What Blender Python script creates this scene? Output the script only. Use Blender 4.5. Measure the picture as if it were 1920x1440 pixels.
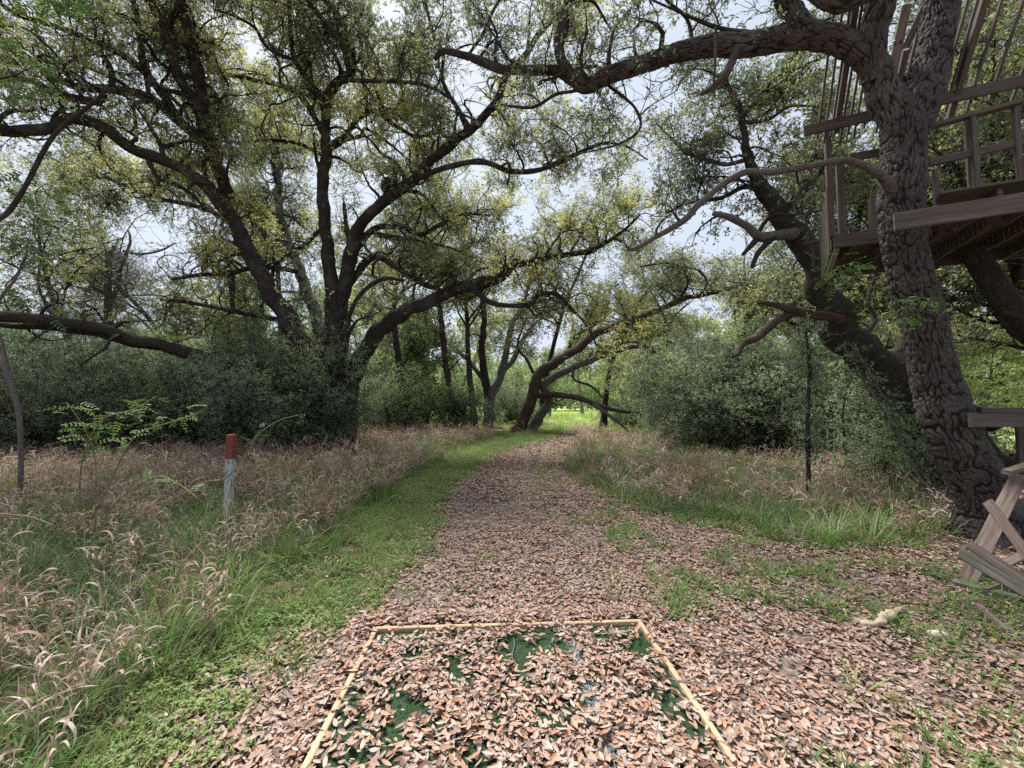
import bpy, math, random
import numpy as np
from mathutils import Vector, Matrix, Euler

# ------------------------------------------------------------------ camera, world, sun
sc = bpy.context.scene
for o in list(bpy.data.objects):
    bpy.data.objects.remove(o)
FPX, CH, PITCH = 760.0, 1.5, math.radians(2.94)
cam_d = bpy.data.cameras.new('camera'); cam = bpy.data.objects.new('camera', cam_d)
sc.collection.objects.link(cam); sc.camera = cam
cam_d.sensor_width = 36; cam_d.lens = 36 * FPX / 1920; cam_d.clip_start = .05; cam_d.clip_end = 2000
cam.location = (0, 0, CH); cam.rotation_euler = (math.pi / 2 + PITCH, 0, 0)

SUN_EL, SUN_AZ = math.radians(62), math.radians(-35)      # azimuth from +Y towards +X
w = bpy.data.worlds.new('World'); sc.world = w; w.use_nodes = True
nt = w.node_tree; nt.nodes.clear()
N = nt.nodes.new; L = nt.links.new
sky = N('ShaderNodeTexSky'); sky.sky_type = 'NISHITA'; sky.sun_disc = False
sky.sun_elevation = SUN_EL; sky.sun_rotation = SUN_AZ
sky.air_density = 1.0; sky.dust_density = 3.0
hs = N('ShaderNodeHueSaturation'); hs.inputs['Saturation'].default_value = .35
tc = N('ShaderNodeTexCoord'); nz = N('ShaderNodeTexNoise'); nz.inputs['Scale'].default_value = 1.6
nz.inputs['Detail'].default_value = 3
cl = N('ShaderNodeMapRange'); cl.inputs[3].default_value = .86; cl.inputs[4].default_value = 1.1
gray = N('ShaderNodeMixRGB'); gray.blend_type = 'MIX'; gray.inputs[0].default_value = .72
gray.inputs[2].default_value = (4.9, 5.6, 6.7, 1)          # the even cloud sheet
mul = N('ShaderNodeMixRGB'); mul.blend_type = 'MULTIPLY'; mul.inputs[0].default_value = 1
bg = N('ShaderNodeBackground'); bg.inputs['Strength'].default_value = .05
out = N('ShaderNodeOutputWorld')
L(sky.outputs[0], hs.inputs['Color']); L(hs.outputs[0], gray.inputs[1])
L(tc.outputs['Generated'], nz.inputs['Vector']); L(nz.outputs[0], cl.inputs[0])
L(gray.outputs[0], mul.inputs[1]); L(cl.outputs[0], mul.inputs[2])
L(mul.outputs[0], bg.inputs[0]); L(bg.outputs[0], out.inputs[0])

sl = bpy.data.lights.new('sun', 'SUN'); sl.energy = 3.0; sl.angle = math.radians(22); sl.color = (1, .98, .96)
so = bpy.data.objects.new('sun', sl); sc.collection.objects.link(so)
so.rotation_euler = (math.pi / 2 - SUN_EL, 0, math.pi - SUN_AZ)
so.location = (0, 0, 30)

sc.view_settings.view_transform = 'Standard'; sc.view_settings.look = 'None'
sc.view_settings.exposure = 1.65; sc.view_settings.gamma = 1
sc.render.engine = 'CYCLES'
cy = sc.cycles
cy.max_bounces = 6; cy.diffuse_bounces = 4; cy.glossy_bounces = 1; cy.transmission_bounces = 3
cy.transparent_max_bounces = 4; cy.caustics_reflective = False; cy.caustics_refractive = False
cy.use_denoising = False; cy.sample_clamp_indirect = 4

# ------------------------------------------------------------------ helpers
rng = np.random.default_rng(7)
CF = np.array([0, math.cos(PITCH), math.sin(PITCH)]); CU = np.array([0, -math.sin(PITCH), math.cos(PITCH)])
def P(px, py, d):
    return np.array([0, 0, CH]) + (px - 960) / FPX * d * np.array([1., 0, 0]) + d * CF + (720 - py) / FPX * d * CU
def G(px, py, z=0.):
    v = (px - 960) / FPX * np.array([1., 0, 0]) + CF + (720 - py) / FPX * CU
    t = (z - CH) / v[2]
    return np.array([0, 0, CH]) + t * v
def proj(p):
    q = np.atleast_2d(p) - np.array([0, 0, CH])
    d = q @ CF
    dd = np.where(np.abs(d) < 1e-3, 1e-3, d)
    return 960 + q[:, 0] / dd * FPX, 720 - (q @ CU) / dd * FPX, d
def nrm(v):
    v = np.asarray(v, float); n = np.linalg.norm(v, axis=-1, keepdims=True); return v / np.maximum(n, 1e-9)

def hsh(ix, iy, iz, s=0):
    h = (ix * 374761393 + iy * 668265263 + iz * 2147483647 + s * 974711) & 0xffffffff
    h = ((h ^ (h >> 13)) * 1274126177) & 0xffffffff
    h = (h ^ (h >> 16)) & 0xffffffff
    return (h & 0xffffff) / float(0xffffff)
def vnoise(p, s=0):
    p = np.atleast_2d(np.asarray(p, float)); i = np.floor(p).astype(np.int64); f = p - i
    f = f * f * (3 - 2 * f); r = 0
    for a in (0, 1):
        for b in (0, 1):
            for c in (0, 1):
                wgt = (f[:, 0] if a else 1 - f[:, 0]) * (f[:, 1] if b else 1 - f[:, 1]) * (f[:, 2] if c else 1 - f[:, 2])
                r = r + wgt * hsh(i[:, 0] + a, i[:, 1] + b, i[:, 2] + c, s)
    return r
def fbm(p, s=0, o=3):
    p = np.atleast_2d(p); r = 0; a = .5; t = 0
    for k in range(o):
        r = r + a * vnoise(p * 2 ** k, s + k); t += a; a *= .5
    return r / t
def worley(u, v, nu, s=0):
    """cell pattern: u is periodic with nu cells; returns F2-F1"""
    iu = np.floor(u).astype(np.int64); iv = np.floor(v).astype(np.int64)
    f1 = np.full(u.shape, 9.); f2 = np.full(u.shape, 9.)
    for a in (-1, 0, 1):
        for b in (-1, 0, 1):
            cu = iu + a; cv = iv + b; cw = np.mod(cu, nu); z = cw * 0
            x = cu + .1 + .8 * hsh(cw, cv, z, s); y = cv + .1 + .8 * hsh(cw, cv, z + 1, s)
            d = np.hypot(u - x, v - y)
            n2 = np.minimum(f2, np.maximum(d, f1)); f1 = np.minimum(f1, d); f2 = n2
    return f2 - f1

def link(o, parent=None):
    sc.collection.objects.link(o)
    if parent is not None: o.parent = parent
    return o
def tag(o, label=None, cat=None, group=None, kind=None):
    if label: o['label'] = label
    if cat: o['category'] = cat
    if group: o['group'] = group
    if kind: o['kind'] = kind
    return o
def empty(name, loc=(0, 0, 0), label=None, cat=None, group=None):
    o = bpy.data.objects.new(name, None); o.empty_display_size = .2
    # parts are modelled in world coordinates: the parent inverse keeps them where they stand
    o.location = tuple(float(c) for c in loc); link(o); return tag(o, label, cat, group)
def keep(o, parent):
    if parent is not None:
        o.parent = parent
        off = Vector((0, 0, 0)); q = parent
        while q is not None:
            off += q.location; q = q.parent
        o.location = Vector(o.location) - off

class Geo:
    def __init__(s): s.V = []; s.F = []; s.U = []; s.M = []; s.n = 0
    def add(s, V, F, U=None, m=0):
        V = np.asarray(V, float).reshape(-1, 3); F = np.asarray(F, np.int64).reshape(-1, 4)
        s.V.append(V); s.F.append(F + s.n); s.n += len(V)
        s.U.append(np.zeros((len(F) * 4, 2)) if U is None else U); s.M.append(np.full(len(F), m, np.int32))
    def mesh(s, name, mats, smooth=True):
        V = np.concatenate(s.V); F = np.concatenate(s.F); U = np.concatenate(s.U); M = np.concatenate(s.M)
        me = bpy.data.meshes.new(name)
        me.vertices.add(len(V)); me.vertices.foreach_set('co', V.astype(np.float32).ravel())
        tri = F[:, 3] < 0 if False else (F[:, 2] == F[:, 3])
        nv = np.where(tri, 3, 4); tot = int(nv.sum())
        me.loops.add(tot); me.polygons.add(len(F))
        mask = np.ones((len(F), 4), bool); mask[tri, 3] = False
        me.loops.foreach_set('vertex_index', F[mask].astype(np.int32))
        st = np.concatenate([[0], np.cumsum(nv)[:-1]]).astype(np.int32)
        me.polygons.foreach_set('loop_start', st)
        me.polygons.foreach_set('material_index', M)
        me.polygons.foreach_set('use_smooth', np.full(len(F), smooth))
        uv = me.uv_layers.new(name='UVMap'); uv.data.foreach_set('uv', U.reshape(-1, 4, 2)[mask].astype(np.float32).ravel())
        for m in (mats if isinstance(mats, (list, tuple)) else [mats]): me.materials.append(m)
        me.update(calc_edges=True)
        return me
    def obj(s, name, mats, parent=None, smooth=True, origin=None):
        me = s.mesh(name, mats, smooth)
        o = bpy.data.objects.new(name, me)
        if origin is not None:
            me.transform(Matrix.Translation(-Vector(origin))); o.location = Vector(origin)
        link(o); keep(o, parent); return o

def resample(pts, rad, step):
    pts = np.asarray(pts, float); rad = np.asarray(rad, float)
    Q = [pts[0] * 2 - pts[1]] + list(pts) + [pts[-1] * 2 - pts[-2]]
    op, orr = [], []
    for i in range(len(pts) - 1):
        p0, p1, p2, p3 = Q[i], Q[i + 1], Q[i + 2], Q[i + 3]
        n = max(2, int(np.linalg.norm(p2 - p1) / step))
        t = (np.arange(n) / n)[:, None]
        c = .5 * ((2 * p1) + (-p0 + p2) * t + (2 * p0 - 5 * p1 + 4 * p2 - p3) * t ** 2 + (-p0 + 3 * p1 - 3 * p2 + p3) * t ** 3)
        op.append(c); orr.append(rad[i] + (rad[i + 1] - rad[i]) * t[:, 0])
    op.append(pts[-1][None]); orr.append([rad[-1]])
    return np.concatenate(op), np.concatenate(orr)

def tube(geo, pts, rad, sides=6, m=0, transport=False, disp=None, cap=True, seed=0):
    pts = np.asarray(pts, float); rad = np.asarray(rad, float); n = len(pts)
    T = nrm(np.gradient(pts, axis=0))
    if transport:
        a = np.array([0, 0, 1.]) if abs(T[0][2]) < .8 else np.array([1., 0, 0])
        Nn = np.zeros((n, 3)); Nn[0] = nrm(a - T[0] * (a @ T[0]))
        for i in range(1, n):
            q = Nn[i - 1] - T[i] * (Nn[i - 1] @ T[i]); Nn[i] = q / max(np.linalg.norm(q), 1e-9)
    else:
        av = nrm(pts[-1] - pts[0]); a = np.eye(3)[int(np.argmin(np.abs(av)))]
        Nn = nrm(a - T * (T @ a)[:, None])
    B = np.cross(T, Nn)
    if cap:
        pts = np.concatenate([pts, pts[-1:] + T[-1:] * rad[-1] * .25]); rad = np.append(rad, rad[-1] * .02)
        T = np.concatenate([T, T[-1:]]); Nn = np.concatenate([Nn, Nn[-1:]]); B = np.concatenate([B, B[-1:]]); n += 1
    th = np.arange(sides) / sides * 2 * math.pi
    ln = np.concatenate([[0], np.cumsum(np.linalg.norm(np.diff(pts, axis=0), axis=1))])
    dirs = Nn[:, None] * np.cos(th)[None, :, None] + B[:, None] * np.sin(th)[None, :, None]
    R = np.repeat(rad[:, None], sides, 1)
    if disp is not None:
        R = R + disp(pts[:, None] + dirs * R[..., None], np.repeat(th[None], n, 0), np.repeat(ln[:, None], sides, 1), R)
    V = pts[:, None] + dirs * R[..., None]
    i = np.arange(n - 1)[:, None]; j = np.arange(sides)[None]
    j2 = (j + 1) % sides
    F = np.stack([i * sides + j, i * sides + j2, (i + 1) * sides + j2, (i + 1) * sides + j], -1).reshape(-1, 4)
    rm = float(np.mean(rad)); uu = np.arange(sides + 1) / sides * 2 * math.pi * max(rm, .004)
    U = np.stack([np.stack([np.broadcast_to(uu[:-1], (n - 1, sides)), np.broadcast_to(ln[:-1, None], (n - 1, sides))], -1),
                  np.stack([np.broadcast_to(uu[1:], (n - 1, sides)), np.broadcast_to(ln[:-1, None], (n - 1, sides))], -1),
                  np.stack([np.broadcast_to(uu[1:], (n - 1, sides)), np.broadcast_to(ln[1:, None], (n - 1, sides))], -1),
                  np.stack([np.broadcast_to(uu[:-1], (n - 1, sides)), np.broadcast_to(ln[1:, None], (n - 1, sides))], -1)], 2).reshape(-1, 2)
    U = U + seed * .37
    geo.add(V.reshape(-1, 3), F, U, m)

def lumpy(amp=.12, sc_=1.6, s=0):
    def f(Pp, th, ln, R):
        q = Pp.reshape(-1, 3)
        r = R.reshape(-1)
        a = fbm(q * sc_ / .3, s, 3) - .5
        b = fbm(q * 14, s + 5, 2) - .5
        return ((a * amp * 2 + b * amp * .9) * r).reshape(R.shape)
    return f
LAST = []
def deepbark(cell=.034, aspect=4.6, amp=.026, s=0):
    def f(Pp, th, ln, R):
        r0 = float(np.median(R)); nu = max(8, int(2 * math.pi * r0 / cell))
        q = Pp.reshape(-1, 3)
        wob = (fbm(q * 4.0, s + 9, 3) - .5).reshape(R.shape)
        K = r0 / cell; z = ln / (cell * aspect)
        def furrow(k, sd, w_):
            c = np.stack([(np.cos(th + wob * .5) * K * k).ravel(), (np.sin(th + wob * .5) * K * k).ravel(), (z * k).ravel()], 1)
            return np.clip(np.abs(vnoise(c, sd) - .5) / w_, 0, 1).reshape(R.shape)
        f1 = furrow(1, s + 20, .12); f2 = furrow(1.8, s + 30, .10); f3 = furrow(3.4, s + 40, .14)
        u = th / (2 * math.pi) * int(nu * 1.5) + wob * 2; v = ln / (cell * 1.6) + wob * 2
        e1 = np.clip(worley(u.ravel(), v.ravel(), int(nu * 1.5), s).reshape(R.shape) / .25, 0, 1)
        ridge = f1 * (.3 + .7 * f2) * (.72 + .28 * e1); ridge2 = f3
        fine = (fbm(q * 55, s + 2, 2) - .5).reshape(R.shape)
        big = (fbm(q * 1.8, s + 4, 3) - .5).reshape(R.shape)
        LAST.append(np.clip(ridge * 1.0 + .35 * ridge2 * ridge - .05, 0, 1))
        return amp * (ridge - .5) + amp * .22 * ridge * (ridge2 - .5) + amp * .5 * fine + big * r0 * .20
    return f

# ------------------------------------------------------------------ materials
def newmat(name):
    m = bpy.data.materials.new(name); m.use_nodes = True; t = m.node_tree
    b = t.nodes['Principled BSDF']; return m, t, b, t.nodes.new, t.links.new
def ramp(t, stops, interp='LINEAR'):
    r = t.nodes.new('ShaderNodeValToRGB'); e = r.color_ramp.elements; r.color_ramp.interpolation = interp
    while len(e) < len(stops): e.new(.5)
    for k, (p, c) in enumerate(stops): e[k].position = p; e[k].color = (*c, 1)
    return r
def bark_mat(name, dark, light, scale=(38, 9), bump=.6, moss=0., disp=.012):
    m, t, b, n, l = newmat(name)
    tcn = n('ShaderNodeTexCoord'); mp = n('ShaderNodeMapping'); mp.inputs['Scale'].default_value = (scale[0], scale[1], 1)
    ns = n('ShaderNodeTexNoise'); ns.inputs['Scale'].default_value = 3.5; ns.inputs['Detail'].default_value = 4
    l(tcn.outputs['Object'], ns.inputs['Vector'])
    mx = n('ShaderNodeMixRGB'); mx.blend_type = 'ADD'; mx.inputs[0].default_value = 1
    wobm = n('ShaderNodeMixRGB'); wobm.blend_type = 'MULTIPLY'; wobm.inputs[0].default_value = 1; wobm.inputs[2].default_value = (2.5, 2.5, 0, 1)
    l(tcn.outputs['UV'], mp.inputs['Vector']); l(ns.outputs['Color'], wobm.inputs[1])
    l(mp.outputs[0], mx.inputs[1]); l(wobm.outputs[0], mx.inputs[2])
    vo = n('ShaderNodeTexVoronoi'); vo.feature = 'DISTANCE_TO_EDGE'; vo.inputs['Scale'].default_value = 1
    l(mx.outputs[0], vo.inputs['Vector'])
    mr = n('ShaderNodeMapRange'); mr.inputs[1].default_value = 0; mr.inputs[2].default_value = .28
    l(vo.outputs['Distance'], mr.inputs[0])
    fn = n('ShaderNodeTexNoise'); fn.inputs['Scale'].default_value = 45; fn.inputs['Detail'].default_value = 5; fn.inputs['Roughness'].default_value = .7
    l(tcn.outputs['Object'], fn.inputs['Vector'])
    hm = n('ShaderNodeMath'); hm.operation = 'MULTIPLY_ADD'; hm.inputs[1].default_value = .45
    l(fn.outputs[0], hm.inputs[0]); l(mr.outputs[0], hm.inputs[2])
    bp = n('ShaderNodeBump'); bp.inputs['Strength'].default_value = bump; bp.inputs['Distance'].default_value = disp
    l(hm.outputs[0], bp.inputs['Height']); l(bp.outputs[0], b.inputs['Normal'])
    cr = ramp(t, [(0, dark), (.55, tuple((a + c) / 2 for a, c in zip(dark, light))), (1, light)])
    hv = n('ShaderNodeMath'); hv.operation = 'MULTIPLY_ADD'; hv.inputs[1].default_value = .55; 
    h2 = n('ShaderNodeMath'); h2.operation = 'MULTIPLY'; h2.inputs[1].default_value = .5
    l(fn.outputs[0], h2.inputs[0]); l(mr.outputs[0], hv.inputs[0]); l(h2.outputs[0], hv.inputs[2]); l(hv.outputs[0], cr.inputs[0])
    # broad patches of lichen / moss
    pn = n('ShaderNodeTexNoise'); pn.inputs['Scale'].default_value = 2.2; pn.inputs['Detail'].default_value = 6; pn.inputs['Roughness'].default_value = .65
    l(tcn.outputs['Object'], pn.inputs['Vector'])
    pr = n('ShaderNodeMapRange'); pr.inputs[1].default_value = .5; pr.inputs[2].default_value = .7; pr.inputs[4].default_value = .55
    l(pn.outputs[0], pr.inputs[0])
    pm = n('ShaderNodeMixRGB'); pm.inputs[2].default_value = (*( (.045, .055, .03) if moss else (.16, .155, .14) ), 1)
    l(pr.outputs[0], pm.inputs[0]); l(cr.outputs[0], pm.inputs[1]); l(pm.outputs[0], b.inputs['Base Color'])
    b.inputs['Roughness'].default_value = .9; b.inputs['Specular IOR Level'].default_value = .2
    return m
M_bark = bark_mat('oak_bark', (.013, .011, .0105), (.085, .070, .064))
M_barkN = bark_mat('near_oak_bark', (.026, .021, .019), (.21, .172, .155), scale=(60, 20), bump=.4, disp=.005)
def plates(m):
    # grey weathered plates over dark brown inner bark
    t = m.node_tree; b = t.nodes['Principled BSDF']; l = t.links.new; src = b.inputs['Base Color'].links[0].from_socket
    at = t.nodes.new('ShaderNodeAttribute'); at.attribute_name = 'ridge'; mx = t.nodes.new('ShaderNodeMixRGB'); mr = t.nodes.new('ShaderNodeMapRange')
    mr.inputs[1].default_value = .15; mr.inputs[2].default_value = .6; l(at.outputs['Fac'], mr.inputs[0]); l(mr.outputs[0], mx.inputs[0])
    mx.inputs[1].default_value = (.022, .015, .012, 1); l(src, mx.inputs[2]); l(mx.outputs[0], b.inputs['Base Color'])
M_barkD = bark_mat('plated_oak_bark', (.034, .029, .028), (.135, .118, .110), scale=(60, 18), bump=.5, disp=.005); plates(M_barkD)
M_barkM = bark_mat('mossy_bark', (.014, .012, .010), (.085, .072, .056), moss=1)
M_barkG = bark_mat('grey_bark', (.07, .062, .055), (.26, .24, .22))
M_barkR = bark_mat('red_dead_wood', (.035, .022, .018), (.155, .105, .085), scale=(50, 3))
M_twig = bark_mat('twig_bark', (.016, .013, .012), (.07, .06, .055), bump=.1)

def leaf_mat(name, stops, trans=.42, rough=.55, gloss=.25, jitter=.35):
    m, t, b, n, l = newmat(name)
    at = n('ShaderNodeAttribute'); at.attribute_type = 'INSTANCER'; at.attribute_name = 'tint'
    g = n('ShaderNodeNewGeometry')
    j = n('ShaderNodeMath'); j.operation = 'MULTIPLY_ADD'; j.inputs[1].default_value = jitter; j.inputs[2].default_value = -jitter / 2
    l(g.outputs['Random Per Island'], j.inputs[0])
    a = n('ShaderNodeMath'); a.operation = 'ADD'; a.use_clamp = True
    l(at.outputs['Fac'], a.inputs[0]); l(j.outputs[0], a.inputs[1])
    cr = ramp(t, stops); l(a.outputs[0], cr.inputs[0]); l(cr.outputs[0], b.inputs['Base Color'])
    b.inputs['Roughness'].default_value = rough; b.inputs['Specular IOR Level'].default_value = gloss
    tr = n('ShaderNodeBsdfTranslucent'); hs = n('ShaderNodeHueSaturation'); hs.inputs['Value'].default_value = 1.25; hs.inputs['Saturation'].default_value = 1.15
    l(cr.outputs[0], hs.inputs['Color']); l(hs.outputs[0], tr.inputs['Color'])
    ms = n('ShaderNodeMixShader'); ms.inputs[0].default_value = trans
    l(b.outputs[0], ms.inputs[1]); l(tr.outputs[0], ms.inputs[2]); l(ms.outputs[0], t.nodes['Material Output'].inputs['Surface'])
    return m
M_oakleaf = leaf_mat('oak_leaf', [(0, (.11, .13, .085)), (.35, (.19, .21, .11)), (.65, (.34, .35, .14)), (1, (.56, .54, .19))], trans=.54)
M_shrubleaf = leaf_mat('shrub_leaf', [(0, (.15, .18, .12)), (.5, (.27, .33, .19)), (1, (.42, .53, .24))], trans=.42, gloss=.5, rough=.4)
M_fargreen = leaf_mat('far_leaf', [(0, (.17, .22, .13)), (.5, (.28, .34, .18)), (1, (.46, .48, .24))], trans=.52)
M_vine = leaf_mat('vine_leaf', [(0, (.035, .06, .02)), (.5, (.11, .18, .06)), (1, (.26, .38, .12))], trans=.3)
M_grass = leaf_mat('grass_blade', [(0, (.09, .15, .06)), (.5, (.18, .28, .085)), (1, (.34, .45, .13))], trans=.4)
M_weed = leaf_mat('weed_leaf', [(0, (.13, .19, .065)), (.5, (.23, .31, .105)), (1, (.39, .46, .18))], trans=.4)
M_dry = leaf_mat('dry_blade', [(0, (.25, .17, .115)), (.5, (.50, .38, .29)), (1, (.70, .58, .50))], trans=.25, rough=.8, gloss=.1, jitter=.6)
M_straw = leaf_mat('straw', [(0, (.22, .17, .11)), (.5, (.40, .33, .23)), (1, (.60, .53, .42))], trans=.2, rough=.8, gloss=.1, jitter=.6)

def litter_mat(name='fallen_leaf_brown', attr='INSTANCER'):
    m, t, b, n, l = newmat(name)
    g = n('ShaderNodeNewGeometry')
    if attr == 'INSTANCER':
        at = n('ShaderNodeAttribute'); at.attribute_type = 'INSTANCER'; at.attribute_name = 'tint'; src = at.outputs['Fac']
    else:
        at = n('ShaderNodeObjectInfo'); src = at.outputs['Random']
    k = n('ShaderNodeMath'); k.operation = 'MULTIPLY_ADD'; k.inputs[1].default_value = 7.13
    l(src, k.inputs[0]); l(g.outputs['Random Per Island'], k.inputs[2])
    fr = n('ShaderNodeMath'); fr.operation = 'FRACT'; l(k.outputs[0], fr.inputs[0])
    cr = ramp(t, [(0, (.06, .034, .024)), (.16, (.17, .092, .058)), (.36, (.32, .165, .098)), (.58, (.41, .225, .145)), (.76, (.43, .275, .20)), (.9, (.47, .37, .30)), (.96, (.26, .21, .18)), (1, (.14, .11, .10))])
    l(fr.outputs[0], cr.inputs[0])
    tcn = n('ShaderNodeTexCoord'); ns = n('ShaderNodeTexNoise'); ns.inputs['Scale'].default_value = 60; ns.inputs['Detail'].default_value = 3
    l(tcn.outputs['Object'], ns.inputs['Vector'])
    mr = n('ShaderNodeMapRange'); mr.inputs[3].default_value = .72; mr.inputs[4].default_value = 1.2; l(ns.outputs[0], mr.inputs[0])
    mx = n('ShaderNodeMixRGB'); mx.blend_type = 'MULTIPLY'; mx.inputs[0].default_value = 1
    l(cr.outputs[0], mx.inputs[1]); l(mr.outputs[0], mx.inputs[2])
    # paler underside
    bf = n('ShaderNodeMixRGB'); bf.inputs[2].default_value = (.40, .31, .255, 1)
    bm = n('ShaderNodeMath'); bm.operation = 'MULTIPLY'; bm.inputs[1].default_value = .5; l(g.outputs['Backfacing'], bm.inputs[0])
    l(bm.outputs[0], bf.inputs[0]); l(mx.outputs[0], bf.inputs[1]); l(bf.outputs[0], b.inputs['Base Color'])
    b.inputs['Roughness'].default_value = .62; b.inputs['Specular IOR Level'].default_value = .3
    return m
M_litter = litter_mat(); M_litterO = litter_mat('fallen_leaf_single', 'OBJECT')

def ground_mat(name, cols, sc1=1.2, sc2=25, bump=.5):
    m, t, b, n, l = newmat(name)
    g = n('ShaderNodeNewGeometry')
    a = n('ShaderNodeTexNoise'); a.inputs['Scale'].default_value = sc1; a.inputs['Detail'].default_value = 6; a.inputs['Roughness'].default_value = .65
    c = n('ShaderNodeTexNoise'); c.inputs['Scale'].default_value = sc2; c.inputs['Detail'].default_value = 5; c.inputs['Roughness'].default_value = .7
    l(g.outputs['Position'], a.inputs['Vector']); l(g.outputs['Position'], c.inputs['Vector'])
    k = n('ShaderNodeMath'); k.operation = 'MULTIPLY_ADD'; k.inputs[1].default_value = .6; 
    k2 = n('ShaderNodeMath'); k2.operation = 'MULTIPLY'; k2.inputs[1].default_value = .4
    l(c.outputs[0], k2.inputs[0]); l(a.outputs[0], k.inputs[0]); l(k2.outputs[0], k.inputs[2])
    cr = ramp(t, cols); l(k.outputs[0], cr.inputs[0]); l(cr.outputs[0], b.inputs['Base Color'])
    bp = n('ShaderNodeBump'); bp.inputs['Strength'].default_value = bump; bp.inputs['Distance'].default_value = .03
    l(c.outputs[0], bp.inputs['Height']); l(bp.outputs[0], b.inputs['Normal'])
    b.inputs['Roughness'].default_value = .95; b.inputs['Specular IOR Level'].default_value = .1
    return m
M_soil = ground_mat('forest_soil', [(.3, (.05, .035, .025)), (.5, (.12, .08, .055)), (.62, (.14, .12, .06)), (.75, (.24, .15, .11))])
M_path = ground_mat('path_soil', [(.3, (.09, .07, .055)), (.5, (.19, .15, .125)), (.75, (.34, .28, .24))], sc1=2.5)
M_meadow = ground_mat('meadow_grass', [(.3, (.20, .27, .08)), (.5, (.32, .40, .12)), (.75, (.48, .50, .20))], sc1=.25, sc2=6)

def wood_mat(name, dark, light, green=0.):
    m, t, b, n, l = newmat(name)
    tcn = n('ShaderNodeTexCoord'); mp = n('ShaderNodeMapping'); mp.inputs['Scale'].default_value = (1.6, 34, 34)
    l(tcn.outputs['UV'], mp.inputs['Vector'])
    oi = n('ShaderNodeObjectInfo'); ad = n('ShaderNodeVectorMath'); ad.operation = 'ADD'
    cmb = n('ShaderNodeCombineXYZ'); k = n('ShaderNodeMath'); k.operation = 'MULTIPLY'; k.inputs[1].default_value = 50
    l(oi.outputs['Random'], k.inputs[0]); l(k.outputs[0], cmb.inputs[2]); l(k.outputs[0], cmb.inputs[0])
    l(mp.outputs[0], ad.inputs[0]); l(cmb.outputs[0], ad.inputs[1])
    ns = n('ShaderNodeTexNoise'); ns.inputs['Scale'].default_value = 1.2; ns.inputs['Detail'].default_value = 7; ns.inputs['Roughness'].default_value = .65; ns.inputs['Distortion'].default_value = .6
    l(ad.outputs[0], ns.inputs['Vector'])
    cr = ramp(t, [(.3, dark), (.5, tuple((a + c) / 2 for a, c in zip(dark, light))), (.7, light)])
    l(ns.outputs[0], cr.inputs[0])
    st = n('ShaderNodeTexNoise'); st.inputs['Scale'].default_value = 6; st.inputs['Detail'].default_value = 5
    l(tcn.outputs['Object'], st.inputs['Vector'])
    sr = n('ShaderNodeMapRange'); sr.inputs[1].default_value = .45; sr.inputs[2].default_value = .7; sr.inputs[4].default_value = .6
    l(st.outputs[0], sr.inputs[0])
    mx = n('ShaderNodeMixRGB'); mx.inputs[2].default_value = (*((.10, .12, .05) if green else tuple(c * .55 for c in light)), 1)
    l(sr.outputs[0], mx.inputs[0]); l(cr.outputs[0], mx.inputs[1]); l(mx.outputs[0], b.inputs['Base Color'])
    bp = n('ShaderNodeBump'); bp.inputs['Strength'].default_value = .5; bp.inputs['Distance'].default_value = .004
    l(ns.outputs[0], bp.inputs['Height']); l(bp.outputs[0], b.inputs['Normal'])
    b.inputs['Roughness'].default_value = .8; b.inputs['Specular IOR Level'].default_value = .25
    return m
M_deck = wood_mat('weathered_deck_wood', (.045, .037, .032), (.175, .143, .122))
M_deckg = wood_mat('algae_stained_wood', (.04, .034, .022), (.17, .145, .09), green=1)
M_plankP = wood_mat('pinkish_old_plank', (.06, .042, .034), (.27, .20, .165))
M_plankG = wood_mat('grey_old_plank', (.07, .06, .048), (.27, .235, .19), green=1)
M_pine = wood_mat('fresh_pine', (.42, .26, .15), (.68, .46, .29))

def simple(name, col, rough=.6, nscale=30, var=.3, bump=.3):
    m, t, b, n, l = newmat(name)
    tcn = n('ShaderNodeTexCoord'); ns = n('ShaderNodeTexNoise'); ns.inputs['Scale'].default_value = nscale; ns.inputs['Detail'].default_value = 5
    l(tcn.outputs['Object'], ns.inputs['Vector'])
    cr = ramp(t, [(.3, tuple(c * (1 - var) for c in col)), (.7, tuple(min(1, c * (1 + var)) for c in col))]); l(ns.outputs[0], cr.inputs[0])
    l(cr.outputs[0], b.inputs['Base Color']); b.inputs['Roughness'].default_value = rough
    bp = n('ShaderNodeBump'); bp.inputs['Strength'].default_value = bump; bp.inputs['Distance'].default_value = .005
    l(ns.outputs[0], bp.inputs['Height']); l(bp.outputs[0], b.inputs['Normal']); return m
M_turfbase = simple('turf_backing', (.025, .055, .02), .9, 90)
M_turf = leaf_mat('turf_fibre', [(0, (.022, .055, .018)), (.5, (.055, .115, .036)), (1, (.12, .20, .075))], trans=.1, gloss=.5, rough=.4)
M_white = leaf_mat('white_turf_fibre', [(0, (.45, .46, .48)), (1, (.85, .86, .9))], trans=.1)
M_palewood = wood_mat('split_pale_wood', (.36, .26, .16), (.74, .60, .42))
M_chip = simple('pinkish_chip', (.62, .48, .42), .8, 25, .2)

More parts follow.
